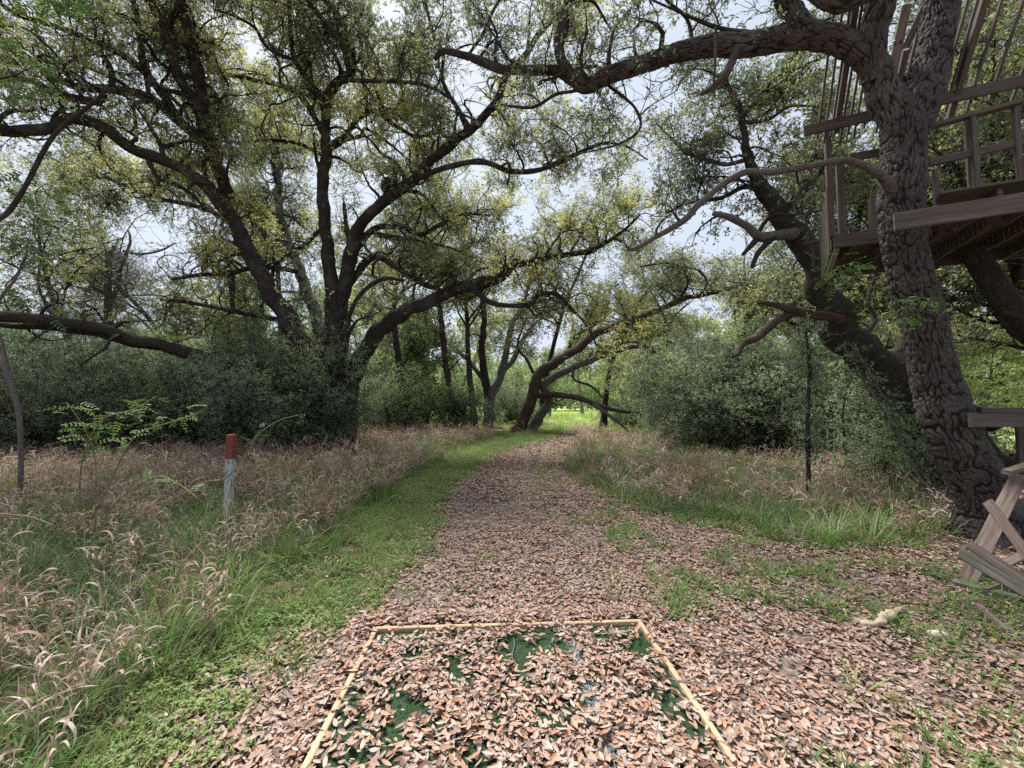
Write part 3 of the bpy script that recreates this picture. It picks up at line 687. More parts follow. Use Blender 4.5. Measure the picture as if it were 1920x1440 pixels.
oak = empty('spreading_oak', G(632, 838), 'biggest oak, its dark twisting limbs fanning from one base left of the path', 'tree')
B = 13.0
Ls = [
 dict(n='trunk', s=[(628, 855, 112), (628, 825, 92), (626, 780, 78), (626, 720, 74), (624, 660, 60), (626, 610, 46), (632, 560, 40), (640, 536, 34)], d=(B, B), sides=26, step=.08, f=None),
 dict(s=[(628, 640, 40), (624, 560, 36), (618, 500, 32), (610, 430, 29), (606, 360, 27), (610, 300, 26), (610, 245, 23), (614, 190, 22), (630, 155, 26), (655, 140, 24), (660, 90, 16), (640, 40, 14), (605, -10, 12), (590, -60, 8)], d=(B, 10.0), sides=18, f=.45),
 dict(s=[(630, 620, 36), (645, 540, 34), (660, 470, 31), (676, 420, 29), (710, 385, 27), (770, 342, 27), (800, 308, 24), (850, 268, 23), (890, 236, 21), (930, 190, 19), (950, 140, 17), (982, 108, 15), (1012, 62, 14), (1052, 18, 12), (1090, -30, 8)], d=(B, 9.5), sides=18, f=.35),
 dict(s=[(786, 332, 15), (830, 316, 14), (900, 303, 14), (960, 320, 13), (1010, 318, 12), (1080, 290, 10), (1130, 268, 8), (1175, 275, 5), (1215, 300, 3)], d=(11.2, 10)),
 dict(s=[(876, 252, 12), (866, 215, 11), (838, 172, 9), (828, 140, 9), (832, 105, 8), (812, 62, 7), (800, 15, 6), (790, -30, 4)], d=(10.8, 9.5)),
 dict(s=[(650, 840, 50), (652, 780, 50), (656, 730, 44), (672, 680, 42), (702, 632, 38), (750, 592, 34), (800, 566, 30), (850, 544, 28), (900, 530, 27), (938, 520, 24), (962, 496, 20), (1000, 490, 17), (1042, 480, 14), (1100, 470, 11), (1160, 440, 8), (1200, 402, 5)], d=(B, 11.5), sides=20, f=.5, step=.1),
 dict(s=[(880, 536, 13), (925, 568, 12), (988, 572, 11), (1010, 552, 10), (1045, 552, 9), (1070, 578, 7), (1100, 610, 5), (1120, 650, 3)], d=(12, 11.5)),
 dict(s=[(646, 545, 20), (690, 488, 18), (712, 482, 17), (745, 502, 15), (790, 530, 13), (828, 545, 10)], d=(B, 12), f=.3),
 dict(s=[(655, 485, 20), (700, 430, 17), (750, 425, 14), (790, 440, 12), (830, 418, 9), (860, 400, 8), (920, 405, 5)], d=(13, 13.5), f=.3),
 dict(s=[(700, 440, 14), (740, 445, 12), (800, 455, 9), (860, 470, 6), (900, 500, 4)], d=(13, 14), f=.3),
 # left leaning stems
 dict(n='limb', s=[(612, 760, 56), (590, 690, 50), (560, 632, 46), (512, 560, 42), (476, 490, 38), (444, 428, 34), (402, 362, 28), (352, 322, 25), (300, 298, 24), (250, 282, 24), (205, 244, 26), (160, 224, 27), (122, 226, 28), (92, 242, 28), (40, 246, 27), (0, 243, 26), (-80, 225, 22)], d=(B, 7.5), sides=20, f=.45, step=.1),
 dict(s=[(450, 440, 32), (425, 360, 30), (404, 300, 30), (390, 262, 36), (380, 205, 34), (372, 140, 29), (362, 78, 28), (340, 10, 24), (325, -50, 20)], d=(12.0, 9.0), sides=20, f=.4),
 dict(s=[(388, 258, 26), (368, 195, 23), (332, 145, 21), (320, 85, 20), (296, 30, 20), (262, -25, 16)], d=(10.8, 8.8), sides=16, f=.3),
 dict(s=[(384, 266, 24), (330, 222, 22), (280, 182, 20), (230, 170, 20), (190, 166, 19), (140, 160, 17), (96, 142, 14), (78, 132, 9)], d=(10.9, 8.6), sides=16, f=.2),
 dict(s=[(196, 176, 18), (180, 190, 22), (140, 184, 18), (96, 172, 17), (50, 150, 15), (0, 142, 14), (-60, 130, 12)], d=(9.1, 7.8), sides=14, f=.2),
 dict(s=[(340, 226, 18), (300, 172, 17), (272, 125, 15), (264, 70, 14), (256, 25, 12), (240, -20, 10)], d=(10.6, 9.2), f=.25),
 dict(s=[(268, 132, 14), (225, 100, 13), (180, 78, 13), (120, 54, 12), (60, 36, 11), (25, 24, 10), (-30, -20, 8)], d=(9.9, 8.2), f=.15),
 dict(s=[(606, 250, 14), (578, 200, 13), (542, 166, 12), (486, 152, 11), (436, 142, 10), (392, 136, 8), (330, 140, 5)], d=(12, 11), f=.15),
 dict(s=[(612, 208, 13), (588, 162, 12), (552, 112, 11), (545, 50, 10), (540, 0, 9), (530, -50, 6)], d=(11.2, 9.6), f=.2),
 dict(s=[(550, 112, 9), (500, 88, 8), (478, 52, 8), (440, 30, 7), (400, 18, 5)], d=(10.5, 9.6), f=.1),
 dict(s=[(640, 150, 12), (700, 152, 10), (780, 156, 10), (830, 175, 8), (850, 190, 6)], d=(10.6, 10.2), f=.1),
 dict(s=[(655, 140, 12), (640, 80, 11), (600, 30, 10), (560, -20, 8)], d=(10.6, 9.4), f=.15),
 dict(s=[(614, 275, 15), (650, 252, 14), (668, 225, 13), (704, 208, 12), (740, 235, 9), (780, 255, 8), (830, 248, 6)], d=(12.2, 11.6), f=.2),
 dict(s=[(614, 285, 14), (648, 262, 12), (678, 255, 11), (684, 240, 9), (720, 262, 6), (790, 320, 4)], d=(12.2, 13), f=.3),
 dict(s=[(604, 290, 10), (560, 270, 9), (510, 262, 9), (450, 268, 6), (400, 262, 6)], d=(12.2, 12.6), f=.2),
 dict(s=[(430, 410, 12), (372, 388, 10), (300, 372, 9), (232, 346, 8), (190, 332, 7), (130, 330, 4)], d=(12.6, 13.5), f=.2),
 dict(s=[(442, 425, 14), (400, 398, 10), (330, 345, 8), (270, 340, 7), (220, 362, 5), (195, 395, 3)], d=(12.6, 12.4), f=.2),
 # low bough to the left
 dict(s=[(606, 760, 34), (540, 728, 28), (470, 702, 28), (400, 678, 28), (345, 660, 28), (300, 648, 27), (240, 634, 26), (180, 612, 26), (120, 602, 26), (60, 598, 25), (0, 592, 25), (-80, 586, 22)], d=(13.2, 9.5), m=M_barkM, sides=16, f=.65, k=dict(nleaf=2, leafy=.4)),
 dict(s=[(300, 650, 16), (250, 646, 17), (200, 630, 16), (120, 618, 13), (40, 612, 12), (-40, 606, 10)], d=(11.6, 10.0), m=M_barkM, f=None),
 # stems going back
 dict(s=[(618, 690, 32), (600, 620, 30), (580, 560, 27), (556, 490, 24), (534, 440, 20), (522, 380, 18), (520, 300, 18), (508, 230, 13), (500, 170, 9)], d=(13.2, 17), m=M_barkG, f=.45),
 dict(s=[(556, 490, 12), (520, 460, 12), (480, 420, 11), (440, 385, 11), (400, 375, 8)], d=(15, 17), m=M_barkG, f=.2),
 dict(s=[(610, 420, 10), (575, 455, 11), (540, 475, 11), (515, 500, 10), (508, 525, 8)], d=(12.6, 12.2), f=.3, k=dict(nleaf=3)),
 dict(s=[(640, 720, 13), (650, 620, 12), (664, 572, 11), (690, 538, 10), (722, 522, 9), (758, 526, 6)], d=(12.4, 11.4), f=None),
 dict(s=[(642, 700, 9), (654, 630, 8), (672, 600, 6), (700, 592, 4)], d=(12.4, 11.8), f=.5, k=dict(nleaf=2)),
 dict(s=[(655, 500, 14), (652, 440, 12), (645, 382, 9)], d=(12.6, 12.4), f=.3, k=dict(l1=(.4, .8))),
 dict(s=[(560, 510, 12), (490, 500, 12), (430, 512, 11), (370, 516, 9), (322, 524, 7)], d=(12.4, 10.8), f=.15),
 dict(s=[(432, 508, 16), (434, 540, 16), (436, 580, 12)], d=(11.6, 11.6), m=M_barkM, f=None),
 dict(s=[(590, 650, 16), (560, 618, 14), (542, 628, 12), (540, 650, 9)], d=(12.2, 11.8), m=M_barkR, f=None, label='bare broken reddish stub'),
 dict(s=[(560, 655, 14), (548, 685, 12), (520, 700, 9), (486, 714, 7)], d=(12.0, 11.6), m=M_barkR, f=None, label='pale tipped dead reddish branch'),
 dict(s=[(540, 600, 12), (470, 590, 10), (400, 575, 9), (340, 565, 8), (300, 562, 5)], d=(12.6, 11.6), f=.2, k=dict(nleaf=4)),
]
T_, n_ = make_tree_parts(oak, 1, Ls, M_bark, 'oak', OAKC, tint_oak, dict(gap=.25, l1=(1.0, 3.0), l2=(.35, .95), nleaf=5, gap2=.18, jit=.40))
print('oak clumps', n_)

# ------------------------------------------------------------------ near oak that carries the treehouse
near = empty('treehouse_oak', G(1850, 1005), 'thick rough barked oak leaning left with the treehouse built round its fork', 'tree')
def rawlimb(spec, d0, d1, sides, step, disp, mat, name='limb', gn=.15, seed=0):
    pts, rad = limb_pts(spec, d0, d1); q, r_ = resample(pts, rad * .86, step)
    k = [fbm(q * 1.6 + 31 * a, 50 + seed + a, 2) - .5 for a in range(3)]
    q = q + np.stack(k, 1) * (r_[:, None] * gn * 2)
    LAST.clear(); g = Geo(); tube(g, q, r_, sides, 0, True, disp, seed=seed); o = g.obj(name, mat, near)
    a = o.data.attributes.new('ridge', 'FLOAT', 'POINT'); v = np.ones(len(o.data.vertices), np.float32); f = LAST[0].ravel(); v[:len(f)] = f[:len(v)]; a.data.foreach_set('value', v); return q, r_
NT = Tree(5)
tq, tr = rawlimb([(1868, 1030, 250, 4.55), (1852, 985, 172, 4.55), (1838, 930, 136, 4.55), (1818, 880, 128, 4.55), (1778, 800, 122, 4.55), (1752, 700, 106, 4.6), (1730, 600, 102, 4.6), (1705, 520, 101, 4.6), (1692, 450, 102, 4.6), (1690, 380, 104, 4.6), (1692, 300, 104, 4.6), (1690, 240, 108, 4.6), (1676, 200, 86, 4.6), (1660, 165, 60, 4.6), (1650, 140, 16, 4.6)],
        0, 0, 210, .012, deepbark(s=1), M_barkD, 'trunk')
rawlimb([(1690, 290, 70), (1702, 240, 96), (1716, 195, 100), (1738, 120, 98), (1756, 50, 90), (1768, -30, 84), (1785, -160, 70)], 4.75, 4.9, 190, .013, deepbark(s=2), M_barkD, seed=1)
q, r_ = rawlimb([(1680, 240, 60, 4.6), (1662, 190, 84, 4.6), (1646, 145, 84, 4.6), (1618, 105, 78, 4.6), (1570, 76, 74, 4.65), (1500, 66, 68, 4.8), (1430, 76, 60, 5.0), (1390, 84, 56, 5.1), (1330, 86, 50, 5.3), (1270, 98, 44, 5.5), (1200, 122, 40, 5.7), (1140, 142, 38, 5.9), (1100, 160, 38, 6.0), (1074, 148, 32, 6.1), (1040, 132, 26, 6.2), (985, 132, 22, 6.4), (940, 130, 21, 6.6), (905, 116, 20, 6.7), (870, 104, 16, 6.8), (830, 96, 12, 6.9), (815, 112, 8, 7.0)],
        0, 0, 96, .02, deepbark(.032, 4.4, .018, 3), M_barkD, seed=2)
NT.sub(q, r_, .45, .38, (.7, 1.6), (.25, .6), nleaf=4, gap2=.2)
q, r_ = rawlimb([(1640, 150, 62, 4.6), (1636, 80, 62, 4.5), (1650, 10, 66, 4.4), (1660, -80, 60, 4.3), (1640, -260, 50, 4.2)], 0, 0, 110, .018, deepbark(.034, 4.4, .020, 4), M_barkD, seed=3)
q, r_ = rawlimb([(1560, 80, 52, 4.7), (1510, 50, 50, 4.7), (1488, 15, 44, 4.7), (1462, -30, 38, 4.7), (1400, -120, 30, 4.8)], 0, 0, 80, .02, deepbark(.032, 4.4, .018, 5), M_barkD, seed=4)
NT.sub(q, r_, .5, .35, (.6, 1.4), (.25, .6), nleaf=4, gap2=.2)
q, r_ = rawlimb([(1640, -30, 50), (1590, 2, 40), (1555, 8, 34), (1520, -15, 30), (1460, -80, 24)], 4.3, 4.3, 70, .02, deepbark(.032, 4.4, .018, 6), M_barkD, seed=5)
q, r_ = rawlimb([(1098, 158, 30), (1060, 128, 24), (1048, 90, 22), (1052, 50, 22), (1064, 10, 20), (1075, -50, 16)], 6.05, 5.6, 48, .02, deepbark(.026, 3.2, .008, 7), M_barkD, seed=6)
NT.sub(q, r_, .2, .35, (.6, 1.4), (.25, .6), nleaf=4, gap2=.2)
def lim(spec, d0, d1, mat=M_bark, f=.3, tree=None, parent=None, **k):
    q, r_ = limb(parent or near, k.pop('name', 'limb'), spec, d0, d1, mat, k.pop('sides', 12), k.pop('step', .06), seed=k.pop('seed', 3), gn=k.pop('gn', .35), label=k.pop('label', None))
    (tree or NT).big.append((q, r_))
    if f is not None:
        kw = dict(gap=.4, l1=(.6, 1.5), l2=(.25, .6), nleaf=4, gap2=.2); kw.update(k); (tree or NT).sub(q, r_, f, **kw)
    return q, r_
lim([(1690, 400, 34, 4.62), (1668, 350, 34, 4.5), (1632, 316, 25, 4.4), (1592, 300, 18, 4.35), (1560, 303, 16, 4.35), (1500, 316, 15, 4.35), (1440, 322, 14, 4.4), (1400, 322, 15, 4.4), (1362, 342, 15, 4.45), (1310, 384, 14, 4.5), (1284, 412, 15, 4.55), (1232, 444, 12, 4.6), (1188, 468, 9, 4.65), (1172, 462, 4, 4.7)], 4.35, 4.7, M_barkN, f=.8, nleaf=0, l1=(.1, .4), l2=(.05, .2), gap=.15, step=.03, label='bare dead drooping branch')
lim([(1385, 90, 18), (1362, 138, 16), (1338, 162, 14), (1316, 176, 9)], 5.1, 5.0, M_barkR, f=None, step=.03)
lim([(1342, 50, 5), (1341, 110, 6), (1338, 160, 5), (1340, 182, 3)], 4.9, 4.9, f=None, step=.03)
lim([(1480, 70, 16), (1410, 60, 14), (1350, 52, 12), (1290, 30, 10), (1240, 8, 7), (1180, -20, 4)], 5.0, 5.6, f=.2)
lim([(1300, 92, 12), (1290, 40, 10), (1250, 0, 8), (1230, -40, 5)], 5.4, 5.6, f=.2)
lim([(1110, 165, 9), (1070, 172, 9), (1040, 178, 9), (1000, 200, 8), (960, 200, 7), (940, 196, 4)], 6.0, 6.6, f=.3)
lim([(1140, 160, 8), (1190, 200, 7), (1200, 240, 6), (1160, 270, 5), (1080, 290, 3)], 6.0, 6.6, f=.15)
lim([(1068, 5, 12), (1110, 2, 10), (1130, 30, 8), (1148, 60, 5)], 5.8, 6.0, f=.2)
lim([(880, 100, 7), (908, 60, 9), (925, 20, 7), (950, -20, 6)], 6.8, 6.6, f=.1)
lim([(1870, 790, 60), (1830, 780, 44), (1840, 820, 40), (1880, 866, 36), (1930, 872, 34), (2000, 860, 30)], 5.0, 4.9, M_barkM, f=None, name='root_limb')
NT.finish(near, 'oak', OAKC, lambda p, r: tint_oak(p, r, .18, .5), (.75, 1.1))

# ------------------------------------------------------------------ the leaning oak behind it
lean = empty('leaning_oak', G(1810, 905), 'mossy vine covered oak leaning hard to the left behind the treehouse trunk', 'tree')
LT = Tree(9)
kk = dict(parent=lean, tree=LT)
lim([(1830, 930, 130), (1800, 890, 116), (1764, 830, 112), (1704, 745, 112), (1645, 685, 104), (1590, 628, 90), (1556, 570, 72), (1524, 495, 64), (1494, 435, 60), (1455, 392, 48), (1426, 350, 36), (1402, 300, 24), (1394, 250, 17), (1390, 205, 15), (1374, 180, 12), (1360, 150, 8)], 6.6, 8.2, M_barkM, .62, name='trunk', sides=34, step=.05, nleaf=6, gap=.28, **kk)
lim([(1490, 438, 28), (1455, 442, 24), (1425, 445, 22), (1400, 424, 19), (1368, 408, 16), (1336, 400, 12)], 7.5, 7.2, M_barkG, .4, nleaf=4, **kk)
lim([(1424, 444, 14), (1405, 465, 11), (1392, 478, 7)], 7.4, 7.3, M_bark, None, **kk)
lim([(1452, 444, 13), (1425, 470, 12), (1410, 500, 9)], 7.4, 7.2, M_bark, None, **kk)
lim([(1396, 215, 11), (1420, 190, 10), (1450, 152, 10), (1490, 130, 9), (1530, 112, 7), (1560, 100, 4)], 8.1, 7.8, M_bark, .15, nleaf=6, gap=.25, **kk)
lim([(1400, 300, 11), (1362, 308, 10), (1330, 300, 9), (1290, 288, 8), (1262, 262, 6), (1230, 230, 4)], 8.1, 8.6, M_barkG, .1, nleaf=6, gap=.25, **kk)
lim([(1430, 360, 14), (1396, 350, 12), (1350, 372, 9), (1290, 380, 7), (1250, 400, 5)], 7.9, 8.6, M_bark, .15, nleaf=6, gap=.25, **kk)
lim([(1396, 230, 10), (1440, 225, 8), (1480, 200, 7), (1540, 200, 5)], 8.1, 8.3, M_bark, .1, nleaf=6, gap=.22, **kk)
lim([(1370, 170, 9), (1340, 140, 7), (1300, 130, 5), (1270, 160, 3)], 8.2, 8.6, M_bark, .1, nleaf=6, gap=.22, **kk)
lim([(1470, 400, 18), (1500, 360, 14), (1540, 320, 10), (1560, 270, 7), (1570, 220, 4)], 7.8, 8.6, M_bark, .1, nleaf=7, gap=.2, **kk)
lim([(1576, 600, 24), (1530, 590, 22), (1490, 582, 19), (1452, 572, 13), (1420, 567, 6)], 7.0, 6.7, M_barkR, None, label='pale pointed dead stub', **kk)
lim([(1500, 584, 18), (1462, 598, 17), (1420, 632, 16), (1392, 645, 14), (1382, 664, 11), (1372, 668, 5)], 6.9, 6.5, M_barkR, None, label='peeling red brown dead bough', **kk)
lim([(1640, 690, 30), (1680, 664, 28), (1706, 620, 24), (1712, 560, 20), (1730, 500, 14)], 7.1, 7.6, M_barkM, .4, nleaf=4, **kk)
lim([(1610, 640, 16), (1640, 600, 14), (1628, 560, 12), (1640, 520, 8)], 7.2, 7.6, M_barkM, .2, nleaf=4, **kk)
LT.finish(lean, 'oak', OAKC, lambda p, r: tint_oak(p, r, .2, .6), (.8, 1.2))

# ------------------------------------------------------------------ oak leaning over the path
arch = empty('arching_oak', G(980, 812), 'reddish oak leaning right over the bend of the path with a low arching bough', 'tree')
AT = Tree(13); kk = dict(parent=arch, tree=AT, step=.2)
o8 = dict(nleaf=5, gap=.5, l1=(1.0, 2.4), l2=(.4, .9))
lim([(968, 818, 31.2), (978, 795, 27.3), (994, 755, 25.7), (1008, 705, 23.4), (1030, 684, 22.6), (1080, 656, 19.5), (1120, 624, 17.9), (1180, 602, 16.4), (1240, 580, 14.0), (1282, 560, 11.7), (1340, 550, 8.6), (1400, 532, 6.2), (1450, 530, 3.9)], 22, 17, M_barkR, .55, name='trunk', sides=20, **kk, **o8)
lim([(990, 815, 26.5), (1012, 780, 21.1), (1030, 750, 18.7), (1020, 722, 18.7), (1060, 696, 16.4), (1100, 680, 13.3), (1150, 660, 10.9), (1200, 650, 9.4), (1240, 672, 4.7)], 22.5, 19, M_barkG, .5, **kk, **o8)
lim([(1130, 664, 8.6), (1180, 640, 7.8), (1215, 652, 7.0), (1245, 668, 3.1)], 20, 18.5, M_barkG, .3, **kk, **o8)
lim([(1002, 742, 14.0), (1040, 740, 13.3), (1080, 746, 12.5), (1115, 757, 11.7), (1150, 768, 10.1), (1200, 776, 7.0), (1232, 792, 3.9)], 21.5, 19, M_barkR, None, label='low arching bough over the path', **kk)
lim([(1112, 757, 7.8), (1150, 785, 6.2), (1182, 812, 3.1)], 20, 19.4, M_barkG, None, **kk)
lim([(1076, 690, 5.5), (1076, 712, 4.7), (1108, 724, 4.7), (1130, 746, 3.1)], 20.5, 20, M_bark, None, **kk)
lim([(1270, 566, 7.0), (1290, 530, 6.2), (1276, 500, 6.2), (1244, 494, 4.7), (1200, 500, 3.1)], 18, 18, M_bark, .1, **kk, **o8)
lim([(1310, 556, 6.2), (1326, 530, 5.5), (1308, 506, 5.5), (1280, 500, 3.9)], 17.8, 17.6, M_bark, .2, **kk, **o8)
lim([(1060, 668, 6.2), (1080, 630, 5.5), (1130, 600, 4.7), (1140, 570, 3.1)], 21, 21, M_bark, .1, **kk, **o8)
lim([(1000, 700, 7.0), (985, 670, 6.2), (970, 650, 5.5), (985, 600, 3.9)], 21.6, 22, M_bark, .3, **kk, **o8)
AT.finish(arch, 'faroak', FAROAK, lambda p, r: tint_oak(p, r, .35, .9), (.8, 1.2))

# ------------------------------------------------------------------ woods behind: each tree on its own
def wild_tree(name, x, y, H, label, cat='tree', lean_=(0, 0), r0=.16, spread=3.2, lo=.30, mat=M_barkG, key='far', protos=None, tf=None, dens=1., stems=1, seed=0, crownz=.35, group=None, scale=(.8, 1.25), nl=None):
    t = empty(name, (x, y, 0), label, cat, group); T = Tree(seed)
    g = Geo(); r = T.r; protos = protos or FARC
    for s in range(stems):
        b = np.array([x + r.normal() * .15 * (stems > 1), y + r.normal() * .15 * (stems > 1), 0])
        dd = np.array([lean_[0] + r.normal() * .12 * (1 + stems * .4), lean_[1] + r.normal() * .1, 1.])
        pts = T.walk(b, dd, H * r.uniform(.82, 1) * .9, 14, .09, .06); rad = np.linspace(r0 * 1.0, r0 * .14, 15); rad[0] *= 1.45
        q, rr = resample(pts, rad, .5); tube(g, q, rr, 10, 0, True, lumpy(.1, 1, seed), seed=seed)
        nl_ = nl or int(9 + H * .5)
        for k in range(nl_):
            f = crownz + (1 - crownz) * (k + r.random()) / nl_; i = min(int(f * (len(q) - 1)), len(q) - 2)
            a = r.random() * 6.283; ln = spread * (1.1 - .75 * abs(f - .55)) * r.uniform(.6, 1.1)
            d = np.array([math.cos(a), math.sin(a), r.uniform(.2, .9)])
            c = T.walk(q[i], d, ln, 8, .25, .02); cr = np.linspace(min(rr[i] * .55, .09), .015, 9)
            tube(g, c, cr, 6, 0, False, seed=k)
            T.sub(c, cr, .2, .5 / dens, (.7, 1.6), (.35, .8), nleaf=4, gap2=.38, sides=3)
    g.obj('trunk', mat, t)
    n = T.finish(t, key, protos, tf or (lambda p, r: np.clip(.45 + .5 * (fbm(p * .5, 8, 2) - .5) + r.normal(size=len(p)) * .12, 0, 1)), scale)
    return t
tfy = lambda p, r: np.clip(.85 + .6 * (fbm(p * .4, 8, 2) - .5) + r.normal(size=len(p)) * .12, 0, 1)
tfg = lambda p, r: np.clip(.35 + .6 * (fbm(p * .4, 8, 2) - .5) + r.normal(size=len(p)) * .12, 0, 1)
tfo = lambda p, r: tint_oak(p, r, .35, .9)
# middle distance trunks between the spreading oak and the arching oak
mid = empty('forked_oak', G(915, 808), 'grey forked oak standing just left of the arching oak beyond the grass', 'tree')
MT = Tree(17); kk = dict(parent=mid, tree=MT, step=.25); o9 = dict(nleaf=4, gap=.55, l1=(1.0, 2.6), l2=(.4, .9))
lim([(912, 815, 34), (914, 790, 27), (920, 745, 24), (938, 706, 19), (948, 664, 15), (960, 610, 13), (984, 562, 9), (1000, 500, 6)], 24, 24, M_barkG, .45, name='trunk', sides=14, **kk, **o9)
lim([(918, 750, 22), (908, 700, 18), (904, 650, 15), (908, 590, 13), (900, 520, 8)], 24, 23, M_bark, .35, **kk, **o9)
lim([(936, 706, 16), (966, 668, 12), (984, 630, 10), (1010, 600, 6)], 24, 25, M_barkG, .35, **kk, **o9)
lim([(912, 720, 14), (890, 690, 11), (862, 660, 9), (840, 645, 5)], 24, 25, M_barkG, .35, **kk, **o9)
MT.finish(mid, 'faroak', FAROAK, tfo, (.8, 1.25))
m2 = empty('slim_dark_trunk', G(852, 806), 'slim dark trunk leaning left between the spreading oak and the forked oak', 'tree')
MT = Tree(18); kk = dict(parent=m2, tree=MT, step=.25)
lim([(856, 812, 16), (850, 765, 14), (838, 700, 14), (832, 640, 13), (824, 570, 11), (815, 490, 7)], 23, 22, M_barkR, .35, name='trunk', sides=12, **kk, **o9)
MT.finish(m2, 'faroak', FAROAK, tfo, (.8, 1.25))

BGT = [
 # name, px, depth, H, label, kwargs
 ('woodland_tree', 735, 27, 9.5, 'thin two stemmed tree seen under the big arc of the spreading oak', dict(stems=2, r0=.13, mat=M_barkG)),
 ('woodland_tree', 805, 25, 8, 'dark twin stemmed tree behind a bright green bush left of the slim trunk', dict(stems=2, r0=.12, mat=M_bark, dens=.8)),
 ('woodland_tree', 690, 34, 13, 'pale yellowish tree deep in the wood behind the spreading oak base', dict(tf=tfy, spread=3.6)),
 ('woodland_tree', 870, 36, 13, 'yellow green tree far behind the forked oak', dict(tf=tfy, spread=3.8)),
 ('woodland_tree', 1030, 42, 8, 'bushy tree at the meadow edge seen beneath the arching oak', dict(r0=.2, spread=2.4, crownz=.45)),
 ('woodland_tree', 1125, 46, 15, 'tall straight trunked tree at the far end of the path', dict(r0=.28, spread=3.6, crownz=.4)),
 ('woodland_tree', 1092, 52, 12, 'straight trunk standing where the path reaches the field', dict(r0=.25, spread=3.0, crownz=.5, tf=tfy)),
 ('woodland_tree', 1180, 38, 10, 'pale grey twiggy tree right of the path end', dict(r0=.2, spread=3.2, mat=M_barkG, dens=.7, tf=tfy)),
 ('woodland_tree', 1270, 36, 14.5, 'tall bright green tree over the round dark shrub', dict(tf=tfg, spread=4.2, r0=.25)),
 ('woodland_tree', 1360, 30, 12, 'yellowish tree rising right above the round dark shrub', dict(tf=tfy, spread=3.9, r0=.22)),
 ('woodland_tree', 1215, 26, 8.5, 'low olive tree behind the tip of the arching bough', dict(tf=tfy, spread=2.8, r0=.15)),
 ('woodland_tree', 1450, 22, 8.0, 'fresh green tree behind the red brown dead bough', dict(tf=tfg, spread=2.8, r0=.16)),
 ('woodland_tree', 1530, 26, 9.5, 'green tree behind the leaning mossy oak', dict(tf=tfg, spread=3.0)),
 ('woodland_tree', 1640, 22, 7.5, 'leafy tree between the two leaning trunks', dict(tf=tfg, spread=2.6)),
 ('woodland_tree', 1860, 16, 6.8, 'thin bright green tree beside the lawn under the treehouse deck', dict(tf=tfy, spread=2.2, r0=.08, crownz=.3, dens=.9)),
 ('woodland_tree', 1790, 19, 9.0, 'dark leafed tree behind the trunk under the deck', dict(tf=tfg, spread=2.8, r0=.12)),
 ('woodland_tree', 40, 30, 11.5, 'broad green tree at the left end of the wood behind the low bough', dict(tf=tfg, spread=4.2, r0=.22)),
 ('woodland_tree', 140, 36, 11.5, 'light green tree left of the dead snag', dict(tf=tfg, spread=4.2, r0=.22)),
 ('woodland_tree', 300, 40, 11.8, 'rounded light green tree right of the dead snag below the sky gap', dict(tf=tfg, spread=4.4, r0=.25)),
 ('woodland_tree', 400, 30, 12.0, 'bright green tree seen behind the leaning left limbs', dict(tf=tfg, spread=4.0, r0=.22)),
 ('woodland_tree', 330, 24, 6.2, 'yellow leafed small oak above the low bough', dict(tf=tfy, spread=2.8, r0=.14)),
 ('woodland_tree', 470, 26, 9.5, 'yellow green tree close behind the left limbs of the oak', dict(tf=tfy, spread=3.2, r0=.16)),
 ('woodland_tree', 560, 32, 14, 'green tree behind the spreading oak trunk', dict(tf=tfg, spread=4.0, r0=.22)),
]
for i, (nm, px, d, H, lb, kw) in enumerate(BGT):
    wild_tree(nm, (px - 960) / FPX * d, d, H, lb, seed=300 + i, group='trees of the wood behind', **{**dict(r0=.18), **kw})
# oaks right of the frame whose crowns fill the sky behind the treehouse
for i, (x, y, H, sp, lb) in enumerate([(13.5, 10.5, 13, 4.4, 'dense dark oak crown filling the sky behind the treehouse rail'), (18.5, 13.5, 15, 5.0, 'tall oak crown behind the treehouse roof battens'), (9.8, 12.0, 11.5, 3.8, 'oak crown behind the left corner of the treehouse')]):
    wild_tree('background_oak', x, y, H, lb, seed=340 + i, key='faroak', protos=FAROAK, spread=sp, mat=M_bark, r0=.22, tf=lambda p, r: tint_oak(p, r, .3, .6), dens=1.7, nl=34, crownz=.28)
for i, (px, d, H, sp, lb) in enumerate([(180, 17, 11, 4.2, 'oak with a spreading crown at the upper left behind the sapling'), (-60, 13, 10, 4.2, 'oak crown at the far left edge above the low bough'), (760, 19, 15, 4.2, 'oak crown high behind the arc of the spreading oak'), (480, 20, 15, 4.4, 'tall oak crown behind the left stems of the spreading oak'), (1010, 27, 17, 4.6, 'tall oak crown filling the gap over the arching oak'), (1130, 23, 14.5, 4.4, 'spreading oak crown behind the drooping dead branch tip'), (1255, 25, 13, 4.2, 'oak crown over the pale bush right of the path end'), (890, 22, 16.5, 4.4, 'oak crown behind the top of the big arc'), (1390, 17, 10.5, 3.6, 'oak crown behind the top of the leaning mossy oak'), (640, 23, 18, 4.6, 'high oak crown directly behind the central stem'), (310, 21, 13.5, 4.2, 'oak crown behind the limbs reaching to the upper left')]):
    wild_tree('background_oak', (px - 960) / FPX * d, d, H, lb, seed=350 + i, key='faroak', protos=FAROAK, spread=sp, mat=M_bark, r0=.2, tf=tfo, dens=.8, crownz=.45, nl=18)

